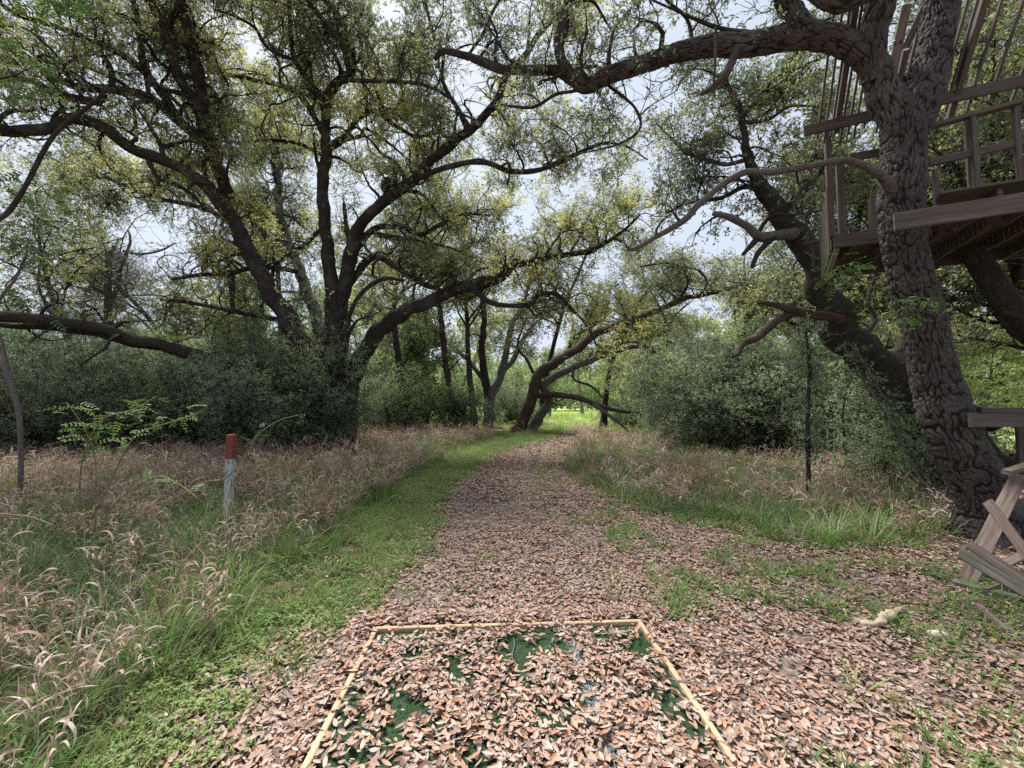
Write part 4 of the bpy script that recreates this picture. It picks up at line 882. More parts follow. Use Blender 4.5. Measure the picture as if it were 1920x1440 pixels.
# far woods that read as one mass
r = np.random.default_rng(77); pts = []
for k in range(90):
    a = math.radians(r.uniform(-58, 58)); dd = r.uniform(85, 130); c = np.array([math.sin(a) * dd, math.cos(a) * dd, 0]); h = r.uniform(9, 15); rr = r.uniform(4, 7)
    v = nrm(r.normal(size=(230, 3))) * (r.random((230, 1)) ** .35) * np.array([rr, rr, h * .45]); pts.append(v + c + np.array([0, 0, h * .5]))
pts = np.concatenate(pts); n = len(pts)
fw = scatter('far_treeline', 'far', FARC, pts, r.uniform(-3, 3, (n, 3)), r.uniform(3, 4.6, n), np.clip(.5 + r.normal(size=n) * .15, 0, 1))
tag(fw, 'hazy green line of distant trees across the meadow', 'treeline')

# ------------------------------------------------------------------ shrubs
def shrub(name, x, y, H, W, label, tint=.35, dens=1., seed=0, stems=11, key='shr', protos=None, cat='shrub', bottom=.12, group=None, mat=M_barkG, leafcl=1.):
    t = empty(name, (x, y, 0), label, cat, group); r = np.random.default_rng(seed); g = Geo()
    T = Tree(seed)
    for s in range(stems):
        a = r.random() * 6.283; d = np.array([math.cos(a) * W / H * .6, math.sin(a) * W / H * .6, 1.])
        pts = T.walk([x + r.normal() * .15, y + r.normal() * .15, 0], d, H * r.uniform(.7, 1.25), 9, .16, .02); rad = np.linspace(.028, .005, 10) * (H / 2.5)
        tube(g, pts, rad, 5, 0, False)
        T.sub(pts, rad, .2, .22, (.4, 1.4), (.2, .6), nleaf=3, gap2=.2, sides=3)
    g.obj('stem', mat, t)
    n = int(430 * H * W * dens * leafcl); v = nrm(r.normal(size=(n, 3)))
    rad_ = (r.random(n) ** .5) * (.30 + 1.35 * fbm(v * 2.8 + seed, seed, 3)) ** 1.15            # a lobed, ragged outline
    q = v * rad_[:, None] * np.array([W * .62, W * .55, H * .62]) + np.array([x, y, H * .50])
    k = fbm(q * 1.5, seed, 3) + .25 * fbm(q * 5, seed + 3, 2); q = q[k > .645 - .05 * dens]; q = q[q[:, 2] > bottom]
    T.cp += list(q); T.cd += list(nrm(r.normal(size=(len(q), 3)) + np.array([0, 0, .3])))
    T.finish(t, key, protos or SHRC, lambda p, rr: np.clip(tint + .08 + 1.1 * (fbm(p * .8, 4, 2) - .5) + rr.normal(size=len(p)) * .10, 0, 1), (.7, 1.2), gaps=[], name='foliage')
    return t
SH = [  # px, depth, H, W, label, kwargs
 (40, 10.5, 2.6, 3.6, 'dark evergreen shrub at the left edge under the low bough', dict(tint=.2)),
 (150, 12.5, 2.9, 3.8, 'dark evergreen shrub behind the arching brambles', dict(tint=.25)),
 (255, 12, 2.7, 3.4, 'dark evergreen shrub below the middle of the low bough', dict(tint=.3)),
 (370, 13, 2.9, 3.4, 'dark evergreen shrub behind the red topped post', dict(tint=.2)),
 (470, 12, 3.4, 2.6, 'tall loose evergreen shrub against the left limbs of the big oak', dict(tint=.3)),
 (545, 11.4, 2.9, 1.5, 'evergreen shrub growing over the left foot of the big oak', dict(tint=.35, dens=.8)),
 (606, 11.6, 1.2, .9, 'small evergreen shrub hiding the base of the big oak', dict(tint=.3, dens=.5)),
 (500, 13.5, 5.0, 3.0, 'tall thin evergreen climbing among the left limbs', dict(tint=.4, dens=.45)),
 (90, 15.5, 4.6, 3.6, 'taller green shrub rising behind the low bough at left', dict(tint=.6, dens=.7)),
 (300, 17, 4.2, 4.2, 'mixed green thicket behind the middle of the low bough', dict(tint=.6, dens=.7)),
 (720, 18, 2.4, 3.2, 'low grey green shrub right of the big oak base', dict(tint=.45, dens=.7)),
 (770, 20, 2.8, 2.4, 'bright green bush in the wood left of the dark twin stems', dict(tint=.95, dens=.8)),
 (860, 21, 2.2, 2.8, 'dim shrub at the foot of the slim dark trunk', dict(tint=.4, dens=.9)),
 (965, 27, 2.6, 3.4, 'shrub in the gap left of the arching oak', dict(tint=.4, dens=.9)),
 (1180, 24, 1.7, 3.6, 'low brushy thicket under the arching bough tip', dict(tint=.5, dens=.6)),
 (1325, 13.2, 3.6, 3.7, 'large round dark evergreen shrub right of the path', dict(tint=.35, dens=1.3)),
 (1440, 12.4, 2.9, 2.6, 'dark evergreen shrub just right of the large round one', dict(tint=.3, dens=1.1)),
 (1540, 11.2, 2.5, 2.2, 'loose shrub behind the slender sapling stem', dict(tint=.5, dens=.4)),
 (1640, 9.6, 1.7, 1.7, 'thin shrub in the shade under the leaning oak', dict(tint=.5, dens=.35)),
 (1700, 6.6, .9, 1.2, 'low shrub against the foot of the leaning oaks', dict(tint=.45, dens=.5)),
 (1600, 15, 3.2, 3.6, 'fresh green thicket far behind the thin shrub', dict(tint=.8, dens=.7)),
 (1460, 18, 4.4, 4.0, 'bright green thicket above the dark shrubs', dict(tint=.85, dens=.7)),
 (1240, 19, 3.2, 2.6, 'pale green bush behind the large round shrub', dict(tint=.8, dens=.6)),
]
for i, (px, d, H, W, lb, kw) in enumerate(SH):
    shrub('evergreen_shrub' if kw['tint'] < .5 else 'green_bush', (px - 960) / FPX * d, d, H, W, lb, seed=400 + i, group='shrubs at the edge of the wood', **kw)

# ------------------------------------------------------------------ dead snag wrapped in bare vines
sn = empty('dead_snag', (-16.6, 17.5, 0), 'grey broken snag wrapped in a tangle of bare vines at the left', 'dead tree')
ST = Tree(21)
for spec in ([(215, 800, 30), (212, 700, 26), (205, 600, 22), (202, 540, 20), (206, 480, 14), (222, 452, 8), (232, 446, 4)], [(208, 520, 10), (200, 480, 8), (196, 458, 4)],
             [(212, 560, 12), (228, 500, 10), (244, 455, 8), (240, 430, 4)], [(232, 470, 6), (262, 476, 6), (300, 470, 5), (330, 455, 3)], [(210, 560, 8), (180, 540, 7), (140, 500, 4)]):
    lim(spec, 17.5, 17.5, M_barkG, None, parent=sn, name='trunk' if spec[0][1] == 800 else 'limb', step=.2)
r = np.random.default_rng(5); n = 420
q = np.array([P(215 + r.normal() * 26 * (1 + max(0, (y - 480)) / 90), y, 17.3 + r.normal() * .5) for y in r.uniform(470, 690, n)])
o = scatter('vine_tangle', 'bare', BARET, q, r.uniform(-3, 3, (n, 3)), r.uniform(.8, 1.5, n), r.random(n), sn)

# ------------------------------------------------------------------ saplings and thin stems
sap = empty('left_sapling', G(34, 925), 'slim grey sapling trunk at the left edge of the tall grass', 'sapling')
SP = Tree(23); kk = dict(parent=sap, tree=SP, step=.05)
lim([(34, 945, 15), (38, 880, 15), (40, 830, 15), (32, 760, 15), (16, 700, 15), (0, 640, 15), (-10, 600, 14), (0, 560, 12), (30, 520, 9), (52, 470, 6)], 5.6, 5.4, M_barkG, .7, name='trunk', nleaf=0, l1=(.3, .9), l2=(.1, .4), **kk)
SP.tw and SP.finish(sap, 'vine', VINEC, lambda p, r: np.full(len(p), .5))
sap2 = empty('leaning_sapling', tuple(P(-60, 470, 3.4) * np.array([1, 1, 0])), 'thin bare brown stem leaning up to the right across the upper left corner', 'sapling')
SP = Tree(24); kk = dict(parent=sap2, tree=SP, step=.05)
lim([(-180, 1250, 20), (-150, 900, 19), (-90, 600, 18), (-30, 440, 17), (14, 398, 16), (46, 352, 15), (80, 285, 14), (110, 244, 13), (150, 212, 12), (188, 182, 11), (200, 165, 6)], 3.4, 3.6, M_bark, None, name='trunk', **kk)
lim([(180, 190, 5), (155, 160, 4), (140, 120, 4), (138, 80, 4), (150, 30, 3)], 3.6, 3.6, M_bark, None, **kk)
lim([(0, 148, 6), (30, 140, 5), (60, 125, 3)], 3.4, 3.4, M_bark, None, **kk)
# fresh feathery foliage hanging in at the upper left
r = np.random.default_rng(6); n = 340
cen = [(20, 90, 40), (60, 150, 30), (10, 180, 30), (120, 15, 40), (60, 10, 50), (20, 330, 45), (80, 400, 45), (40, 470, 40), (120, 420, 30), (10, 560, 30)]
q = []
for k in range(n):
    c = cen[r.integers(0, len(cen))]; q.append(P(c[0] + r.normal() * c[2] * .9, c[1] + r.normal() * c[2] * .5, r.uniform(3.6, 5.6)))
scatter('crown', 'vine', VINEC, q, np.stack([r.normal(size=n) * .4, r.normal(size=n) * .4, r.uniform(-3, 3, n)], 1), r.uniform(.5, .9, n), np.clip(r.normal(size=n) * .15 + .1, 0, 1), sap2)

def thinstem(name, spec, d0, d1, label, cat, mat, leaves=0, tint=.6, lscale=(.5, .9), key='vine', protos=None, lo=.3, seed=0, group=None):
    pts, rad = limb_pts(spec, d0, d1); b = pts[0].copy(); b[2] = max(0, min(b[2], .0))
    t = empty(name, (pts[0][0], pts[0][1], 0), label, cat, group)
    q, r_ = resample(pts, rad, .05); g = Geo(); tube(g, q, r_, 6, 0, True); g.obj('stem', mat, t)
    if leaves:
        r = np.random.default_rng(seed + 900); i = (r.uniform(lo, 1, leaves) * (len(q) - 1)).astype(int)
        p = q[i] + r.normal(size=(leaves, 3)) * .05
        scatter('foliage', key, protos or VINEC, p, np.stack([r.normal(size=leaves) * .4, r.normal(size=leaves) * .4, r.uniform(-3, 3, leaves)], 1), r.uniform(*lscale, leaves), np.clip(tint + r.normal(size=leaves) * .15, 0, 1), t)
    return t
M_cane = bark_mat('bramble_cane', (.16, .12, .07), (.42, .34, .22), bump=.1)
g0 = 'arching stems in the tall grass'
for i, (sp, d0, d1, lb, lv) in enumerate([
    ([(150, 960, 4), (152, 877, 4), (175, 810, 4), (200, 782, 3), (250, 768, 3), (290, 745, 2)], 4.3, 3.9, 'pale cane arching right with bright green leaves at its tip, tallest of the canes', 34),
    ([(172, 975, 4), (208, 900, 4), (238, 840, 4), (262, 812, 3), (310, 795, 3), (370, 776, 2)], 4.3, 4.0, 'pale cane arching right just beneath the tallest cane', 26),
    ([(178, 1010, 3), (220, 940, 3), (290, 895, 3), (330, 905, 3), (372, 935, 2)], 3.9, 3.7, 'low cane bowed over in the grass left of the post', 8),
    ([(178, 990, 3), (180, 900, 3), (176, 845, 2), (150, 790, 2), (125, 755, 2)], 4.1, 4.0, 'straight thin cane with leaves leaning left', 26),
    ([(470, 940, 3), (455, 870, 3), (480, 820, 3), (520, 790, 2), (560, 778, 2)], 6.0, 6.2, 'thin cane with small leaves right of the red topped post', 14),
    ([(345, 925, 3), (380, 905, 3), (420, 898, 3), (440, 880, 2)], 4.5, 4.7, 'short curved twig touching the post', 4),
    ([(-40, 960, 4), (20, 965, 4), (60, 970, 3), (100, 985, 3)], 3.6, 3.4, 'pale stick lying low at the left edge', 0)]):
    thinstem('bramble_cane', sp, d0, d1, lb, 'plant', M_cane, lv, .75, (.45, .8), seed=i, lo=.45, group=g0)
thinstem('slender_sapling', [(1514, 945, 11), (1516, 890, 10), (1514, 820, 10), (1515, 760, 9), (1518, 690, 8), (1510, 610, 5)], 6.3, 6.3, 'slender straight dark sapling right of the path in the brown grass', 'sapling', M_bark, 90, .35, (.6, 1.1), key='shr', protos=SHRC, seed=31)
thinstem('slender_sapling', [(1738, 900, 7), (1706, 840, 7), (1670, 770, 6), (1625, 690, 5), (1590, 640, 4)], 6.0, 6.6, 'pale thin stem leaning left in front of the leaning oak', 'sapling', M_barkG, 40, .4, (.5, 1.0), key='shr', protos=SHRC, seed=32)
thinstem('slender_sapling', [(1742, 930, 6), (1700, 850, 6), (1650, 760, 5), (1610, 700, 4)], 5.8, 6.2, 'second pale thin stem leaning left, below the first', 'sapling', M_barkG, 40, .4, (.5, 1.0), key='shr', protos=SHRC, seed=33)
thinstem('slender_sapling', [(1583, 905, 7), (1586, 850, 6), (1580, 780, 5), (1590, 720, 4)], 8, 8, 'thin dark sapling in the shade between the shrubs', 'sapling', M_bark, 40, .5, (.6, 1.0), key='shr', protos=SHRC, seed=34)
# creeper sprays on the two trunks
def creeper(spots, label, seed):
    r = np.random.default_rng(seed); pts, tn = [], []
    t = empty('creeper', tuple(P(*spots[0][:2], spots[0][4]) * np.array([1, 1, 0])), label, 'vine')
    for (cx, cy_, sx, sy, d, n) in spots:
        for k in range(n): pts.append(P(cx + r.normal() * sx, cy_ + r.normal() * sy, d + r.normal() * .08)); tn.append(np.clip(.45 + r.normal() * .2, 0, 1))
    n = len(pts); g = Geo()
    for (cx, cy_, sx, sy, d, _) in spots:
        g = Geo(); a = P(cx - sx * 1.5, cy_ + sy, d + .05); b = P(cx + sx * 1.5, cy_ - sy, d); q, rr = resample([a, (a + b) / 2 + np.array([0, 0, .03]), b], [.003, .0025, .0015], .05); tube(g, q, rr, 4); g.obj('stem', M_twig, t)
    scatter('foliage', 'vine', VINEC, pts, np.stack([r.normal(size=n) * .35, r.normal(size=n) * .35, r.uniform(-3, 3, n)], 1), r.uniform(.35, .75, n), tn, t)
creeper([(1590, 500, 30, 14, 4.3, 26), (1540, 525, 18, 8, 4.5, 12), (1735, 565, 30, 6, 4.15, 18), (1700, 590, 22, 14, 4.1, 14), (1712, 605, 20, 10, 4.2, 10)], 'green pinnate creeper sprays crossing the thick trunk below the deck', 1)
creeper([(1560, 600, 22, 30, 6.3, 30), (1600, 640, 30, 30, 6.4, 40), (1650, 720, 40, 30, 6.4, 50), (1690, 790, 30, 40, 6.2, 40)], 'dim green creeper on the leaning mossy trunk', 2)

# ------------------------------------------------------------------ timber helper
def beam(name, p0, p1, h, wdt, mat, parent, up=(0, 0, 1), jag=0., label=None):
    """board from p0 to p1 with softened edges; h along up, wdt across"""
    p0 = np.asarray(p0, float); p1 = np.asarray(p1, float); d = nrm(p1 - p0); L_ = np.linalg.norm(p1 - p0)
    u = np.asarray(up, float); u = nrm(u - d * (u @ d)); s = np.cross(d, u); b = min(h, wdt) * .12
    prof = [(-h / 2, -wdt / 2 + b), (-h / 2 + b, -wdt / 2), (h / 2 - b, -wdt / 2), (h / 2, -wdt / 2 + b), (h / 2, wdt / 2 - b), (h / 2 - b, wdt / 2), (-h / 2 + b, wdt / 2), (-h / 2, wdt / 2 - b)]
    n = max(2, int(L_ / .25) + 1); V = []; r = np.random.default_rng(int(abs(p0.sum()) * 1000) % 99991)
    bow = r.normal() * .004
    for i in range(n):
        t = i / (n - 1); c = p0 + d * L_ * t + u * bow * math.sin(t * 3.1)
        for (a, e) in prof:
            ex = d * (r.uniform(-1, 1) * jag if i in (0, n - 1) else 0)
            V.append(c + u * a + s * e + ex)
    F, U = [], []
    per = np.concatenate([[0], np.cumsum([math.dist(prof[k], prof[(k + 1) % 8]) for k in range(8)])])
    for i in range(n - 1):
        for k in range(8):
            F.append([i * 8 + k, i * 8 + (k + 1) % 8, (i + 1) * 8 + (k + 1) % 8, (i + 1) * 8 + k])
            x0, x1 = L_ * i / (n - 1), L_ * (i + 1) / (n - 1); U += [(x0, per[k]), (x0, per[k + 1]), (x1, per[k + 1]), (x1, per[k])]
    for e in (0, (n - 1) * 8):
        for q in ([0, 1, 2, 3], [0, 3, 4, 7], [4, 5, 6, 7]):
            qq = q if e else q[::-1]
            F.append([e + x for x in qq]); U += [(.5, prof[x][0]) for x in qq]
    g = Geo(); g.add(V, F, np.array(U, float)); o = g.obj(name, mat, parent, smooth=False, origin=tuple(p0))
    if label: o['label'] = label
    return o

# ------------------------------------------------------------------ treehouse
KS = 1.14
def Q(px, py, d): return P(px, py, d * KS)
TH = empty('treehouse', (5.0, 5.0, 0), 'weathered open timber treehouse with railed deck and bare roof battens in the thick oak', 'treehouse')
vd2 = nrm(np.array([.56, .83, 0])); ud = nrm(np.array([1.63, -.73, 0])); vd = np.array([-ud[1], ud[0], 0])     # along the front / away from it
A = Q(1561, 455, 4.72); zt = A[2] + .10                                       # deck top
beam('rim_joist', P(1676, 417, 4.2), P(1676, 417, 4.2) + nrm(P(1920, 379, 3.8) - P(1676, 417, 4.2)) * 2.2, .18, .042, M_deck, TH, label='long front rim board nailed across the trunk')
beam('rim_joist', A, A + ud * .98, .15, .042, M_deck, TH)
beam('rim_joist', A + vd2 * .03 + ud * .01, A + vd2 * 1.6, .15, .042, M_deckg, TH)
beam('rim_joist', A + vd * 1.55 + ud * .28, A + vd * 1.55 + ud * 3.4, .15, .042, M_deck, TH)
for k in range(17):
    q = A + vd * (.07 + k * .098) + np.array([0, 0, .10]); beam('deck_board', q + ud * (.04 + .17 * k * .098), q + ud * 3.8, .028, .092, M_deck, TH)
for k in range(9):                                                            # boards beside the trunk, out to the long rim
    q = A - vd * (.04 + k * .098) + np.array([0, 0, .10]); beam('deck_board', q + ud * (1.0 - .035 * k), q + ud * 3.8, .028, .092, M_deck, TH)
for k in range(8):
    q = A + ud * (.25 + k * .42); beam('joist', q + vd * .05, q + vd * 1.5, .14, .04, M_deck, TH)
for k in range(2, 8):
    q = A + ud * (.35 + k * .42) - vd * .03; beam('joist', q, q - vd * .78, .14, .04, M_deck, TH)
def vpost(px, py0, py1, d, wd, mat=M_deck, name='post', th=None):
    b = Q(px, py0, d); t_ = Q(px, py1, d); top = b.copy(); top[2] = t_[2]; return beam(name, b, top, wd, th or wd, mat, TH, up=tuple(ud))
vpost(1559, 445, 232, 4.74, .07)
vpost(1580, 446, 305, 4.72, .08)
beam('top_plate', Q(1507, 246, 4.72), Q(1507, 246, 4.72) + ud * 2.75, .135, .042, M_deck, TH)
beam('rail', Q(1735, 240, 4.14), Q(1965, 178, 3.74), .045, .09, M_deck, TH)
beam('rail', Q(1742, 305, 4.12), Q(1965, 256, 3.74), .085, .038, M_deck, TH)
vpost(1832, 376, 208, 3.93, .05); vpost(1757, 398, 316, 4.08, .045); vpost(1916, 366, 188, 3.8, .05)
vpost(1822, 376, 208, 4.05, .045)
beam('rail', Q(1592, 296, 4.72), Q(1660, 284, 4.56), .10, .04, M_deck, TH)
# far side rails and balusters
F0 = A + vd * 1.45
beam('rail', F0 + np.array([0, 0, .52]) + ud * .0, F0 + np.array([0, 0, .52]) + ud * 3.6, .035, .07, M_deck, TH)
for k in range(13):
    b = F0 + ud * (.12 + k * .28) + np.array([0, 0, .115]); beam('baluster', b, b + np.array([0, 0, .39]), .04, .035, M_deck, TH, up=tuple(ud))
for k in (.9, 2.1, 3.0):
    b = F0 + ud * k - vd * .05; beam('post', b, b + np.array([0, 0, 1.1]), .10, .10, M_deck, TH, up=tuple(ud))
bs = A + vd * .95 + ud * 1.75 + np.array([0, 0, .46])
for k in range(3): beam('bench_board', bs + vd * k * .12, bs + vd * k * .12 + ud * 1.9, .035, .11, M_deck, TH)
beam('bench_board', bs + vd * .02 - np.array([0, 0, .09]), bs + vd * .02 - np.array([0, 0, .09]) + ud * 1.9, .12, .035, M_deck, TH)
for k in (.15, .95, 1.75): beam('bench_leg', bs + ud * k + vd * .1 - np.array([0, 0, .34]), bs + ud * k + vd * .1 - np.array([0, 0, .03]), .14, .05, M_deck, TH, up=tuple(ud))
# pickets on the left side
for k in range(9):
    b = A - ud * .035 + vd2 * (.02 + k * .17) + np.array([0, 0, -.17 - .02 * (k % 3)])
    beam('picket', b, b + np.array([0, 0, .92 + .05 * (k % 2)]), .085, .02, M_deckg if k % 3 else M_deck, TH, up=tuple(vd2), jag=.01)
beam('picket', Q(1570, 466, 4.66), Q(1551, 520, 4.7), .06, .02, M_deckg, TH, up=tuple(ud), label='loose green stained picket hanging off the corner')
# roof battens rising towards the viewer
rd = nrm(np.array([-.3, -.63, .72])); E0 = Q(1507, 246, 4.72)
rr = np.random.default_rng(11)
for k, s in enumerate([.17, .25, .32, .37, .43, .50, .57, .66, .80, .86, .92, .99, 1.36, 1.44, 1.50, 1.64, 1.82, 2.02, 2.25]):
    big = k in (3, 10, 14); b = E0 + ud * s + vd * (.045 if k % 2 else .05) - rd * rr.uniform(.08, .25)
    ln = 1.35 if s < .75 else (.85 if s < 1.2 else 2.3)
    beam('roof_batten', b, b + rd * (ln + rr.uniform(0, .2)), .035 if not big else .09, .055 if big else .022, M_deck, TH, up=tuple(np.cross(ud, rd)), jag=.01)
for s in (1.5,): beam('purlin', E0 + rd * s + ud * 1.5 + np.array([0, 0, .04]), E0 + rd * s + ud * 3.2 + np.array([0, 0, .04]), .09, .04, M_deck, TH)
beam('rafter', P(1664, 185, 4.75), P(1700, 10, 4.6), .09, .03, M_plankP, TH, up=tuple(ud), label='pale board between the two trunk forks')
beam('rafter', P(1690, 110, 4.95), P(1740, 5, 4.85), .10, .03, M_deck, TH, up=tuple(ud))
beam('ledger', P(1818, 788, 4.25), P(1818, 788, 4.25) + np.array([1.0, -.10, 0]), .145, .042, M_deck, TH, label='low board nailed level to the right side of the trunk')
beam('ledger', P(1826, 769, 4.5), P(1826, 769, 4.5) + np.array([1.0, -.05, 0]), .06, .16, M_deck, TH)
vpost(1916, 880, 795, 4.2, .06)
g = Geo(); q, rr_ = resample([P(1822, 470, 5.4), P(1868, 540, 5.2), P(1925, 600, 5.0), P(2010, 680, 4.9)], [.12, .13, .14, .15], .08)
tube(g, q, rr_, 14, 0, True, lumpy(.1, 1, 3)); g.obj('support_log', M_barkM, TH)
g = Geo(); q, rr_ = resample([P(1960, 620, 4.9), P(1915, 596, 5.0), P(1878, 586, 5.0)], [.10, .08, .03], .05)
tube(g, q, rr_, 12, 0, True, lumpy(.2, 1, 4)); g.obj('support_log', M_barkM, TH)

# ------------------------------------------------------------------ broken planks, wood pieces
def plank(p0, p1, h, t_, mat, label, up=(0, 0, 1), name='plank', jag=.02):
    return tag(beam(name, p0, p1, h, t_, mat, None, up=up, jag=jag), label, 'plank', 'broken planks by the trunk')
cv = nrm(np.array([.8, -1, 0]))
pl = dict(up=(.8, -.1, .45))
plank(G(1813, 1092, .02), P(1911, 893, 4.15), .115, .035, M_plankP, 'widest old plank leaning up to the right against the thick trunk', up=(.9, -.1, .2))
plank(P(1853, 942, 3.75), P(1960, 1085, 3.2), .075, .03, M_plankP, 'narrow plank crossing over the top of the widest leaning plank', up=(.4, .1, .9))
plank(P(1818, 1022, 3.38), P(1960, 1112, 3.0), .075, .03, M_plankP, 'pinkish split plank lying across the foot of the leaning plank', up=(.4, .3, .9))
plank(P(1800, 1036, 3.28), P(1965, 1135, 2.9), .085, .025, M_plankG, 'grey green plank just in front of the pinkish split plank', up=(.4, .3, .9))
plank(G(1790, 1092, .03), G(1960, 1138, .03), .05, .10, M_plankG, 'flat grey plank half hidden in grass below the others')
plank(G(1836, 1140, .04), G(1890, 1190, .03), .06, .05, M_plankP, 'short pink stub of wood lying nearest the corner')
plank(P(1886, 886, 4.0), P(1965, 860, 3.9), .04, .12, M_plankP, 'short board end at the top of the leaning plank')
plank(G(1880, 1060, .02), G(1960, 1020, .10), .03, .09, M_plankP, 'dark board lying in the shade behind the leaning plank')
plank(G(1850, 1112, .03), P(1950, 1075, 3.3), .07, .022, M_plankG, 'thin slat wedged under the grey green plank', up=(.4, .2, .9))
plank(G(1752, 1068, .02), G(1800, 1084, .02), .03, .035, M_plankP, 'thin pale stick on the leaves left of the plank pile')
g = Geo(); q, r_ = resample([G(1598, 1160, .02), G(1625, 1170, .035), G(1650, 1166, .045), G(1668, 1152, .06), G(1694, 1138, .05)], [.008, .026, .028, .034, .006], .01)
tube(g, q, r_ * .8 * (1 + .9 * (fbm(q * 60, 2, 2) - .5)), 16, 0, True, lumpy(1.1, 9., 3)); tag(g.obj('split_branch', M_palewood), 'curved pale freshly split piece of wood on the leaves', 'branch')
g = Geo(); q, r_ = resample([G(1742, 1188, .02), G(1758, 1192, .03), G(1778, 1190, .015)], [.02, .035, .008], .01)
tube(g, q, r_, 10, 0, True, lumpy(.6, 3., 5)); tag(g.obj('wood_chip', M_chip), 'pale pinkish chunk of wood right of the split piece', 'wood chip')
for i, (sp, lb) in enumerate([([(680, 806, 6), (740, 800, 6), (800, 801, 5), (850, 796, 4)], 'brown fallen branch lying at the wood edge right of the big oak'), ([(700, 812, 4), (760, 792, 4), (790, 790, 3)], 'second fallen branch crossing the first at the wood edge'),
                               ([(1560, 1000, 5), (1620, 985, 5), (1680, 975, 4)], 'fallen grey branch in the shade right of the sapling'), ([(1430, 985, 4), (1500, 990, 4), (1560, 975, 3)], 'thin fallen twig in the brown grass by the sapling')]):
    P_ = [G(x, y, .06) for x, y, w_ in sp]; dd = [np.linalg.norm(p[:2]) for p in P_]; g = Geo(); q, r_ = resample(P_, [w_ / 2 / FPX * d for (x, y, w_), d in zip(sp, dd)], .1)
    q = q + (np.stack([fbm(q * 4, 1), fbm(q * 4, 2), fbm(q * 4, 3)], 1) - .5) * .12; q[:, 2] = np.maximum(q[:, 2], .02)
    tube(g, q, r_, 8); tag(g.obj('fallen_branch', M_barkR if i < 2 else M_barkG), lb, 'branch', 'fallen branches')

# ------------------------------------------------------------------ marker post
mp_ = empty('marker_post', (*P(430, 935, 4.8)[:2], 0), 'short square wooden post painted red on top and worn white below in the tall grass', 'post')
bx, by = P(427, 935, 4.8)[:2]; tp = P(434, 815, 4.8)
def paint_mat(name, col, under, thr):
    m, t, b, n, l = newmat(name); tcn = n('ShaderNodeTexCoord'); mpn = n('ShaderNodeMapping'); mpn.inputs['Scale'].default_value = (60, 60, 10); l(tcn.outputs['Object'], mpn.inputs[0])
    ns = n('ShaderNodeTexNoise'); ns.inputs['Scale'].default_value = 1; ns.inputs['Detail'].default_value = 6; ns.inputs['Roughness'].default_value = .7; l(mpn.outputs[0], ns.inputs['Vector'])
    cr = ramp(t, [(thr - .04, col), (thr + .06, under)]); l(ns.outputs[0], cr.inputs[0]); l(cr.outputs[0], b.inputs['Base Color']); b.inputs['Roughness'].default_value = .75
    bp = n('ShaderNodeBump'); bp.inputs['Strength'].default_value = .5; bp.inputs['Distance'].default_value = .004; l(ns.outputs[0], bp.inputs['Height']); l(bp.outputs[0], b.inputs['Normal']); return m
M_red = paint_mat('worn_red_paint', (.22, .040, .030), (.15, .09, .065), .55); M_wh = paint_mat('worn_white_paint', (.50, .51, .50), (.19, .18, .16), .52)
pb = np.array([bx, by, 0]); pt = np.array([tp[0], tp[1], tp[2]]); zr = P(433, 860, 4.8)[2]; pm = pb + (pt - pb) * (zr / pt[2])
beam('painted_base', pb, pm, .082, .08, M_wh, mp_, up=(1, 0, 0)); beam('painted_top', pm, pt, .087, .085, M_red, mp_, up=(1, 0, 0), jag=.004)

# ------------------------------------------------------------------ tee pad
c0, c1 = G(705, 1190), G(1200, 1178); ex = nrm(c1 - c0); Wp = np.linalg.norm(c1 - c0)
el = nrm(c0 - G(580, 1440)); er = nrm(c1 - G(1375, 1440)); ey = nrm(el + er); ex = nrm(ex - ey * (ex @ ey))
pad = empty('tee_pad', tuple(c0), 'leaf strewn artificial turf pad edged with pale boards at the start of the path', 'tee pad')
Lp = 3.2
q0, q1 = c0, c0 + ex * Wp
me = bpy.data.meshes.new('turf_mat'); cs = [q0, q1, q1 - ey * Lp, q0 - ey * Lp]
bmv = [(*c[:2], .018) for c in cs] + [(*c[:2], .001) for c in cs]
me.from_pydata(bmv, [], [(0, 1, 2, 3)[::-1], (0, 4, 5, 1), (1, 5, 6, 2), (2, 6, 7, 3), (3, 7, 4, 0)]); me.materials.append(M_turfbase); o = bpy.data.objects.new('turf_mat', me); link(o); keep(o, pad)
hz = np.array([0, 0, .024])
beam('edge_board', q0 - ey * .0 + hz - ex * .02, q1 + hz + ex * .02, .045, .028, M_pine, pad)
beam('edge_board', q0 + hz - ey * .02, q0 - ey * Lp + hz, .045, .030, M_pine, pad)
beam('edge_board', q1 + hz - ey * .02, q1 - ey * Lp + hz, .045, .030, M_pine, pad)
def pad_uv(p):
    d = p[:, :2] - c0[:2]; return d @ ex[:2], -(d @ ey[:2])
n = 26000; r = np.random.default_rng(31)
u, v = r.uniform(.02, Wp - .02, n), r.uniform(.02, 2.2, n) ** 1.0
p = c0[None, :] + ex * u[:, None] - ey * v[:, None]; p[:, 2] = .018
wl = np.linalg.norm(G(1064, 1185) - c0); isw = np.abs(u - wl + .02 * (fbm(np.stack([v * 9, u * 0, u * 0], 1), 3, 2) - .5)) < .033
rot = np.stack([u * 0, u * 0, r.uniform(-3, 3, n)], 1)
o = scatter('turf_fibres', 'turf', TURF_T, p[~isw], rot[~isw], r.uniform(.8, 1.3, (~isw).sum()), np.clip(.45 + r.normal(size=(~isw).sum()) * .2, 0, 1), pad)
o = scatter('white_line', 'white', WHITE_T, p[isw], rot[isw], r.uniform(.9, 1.3, isw.sum()), r.random(isw.sum()), pad)

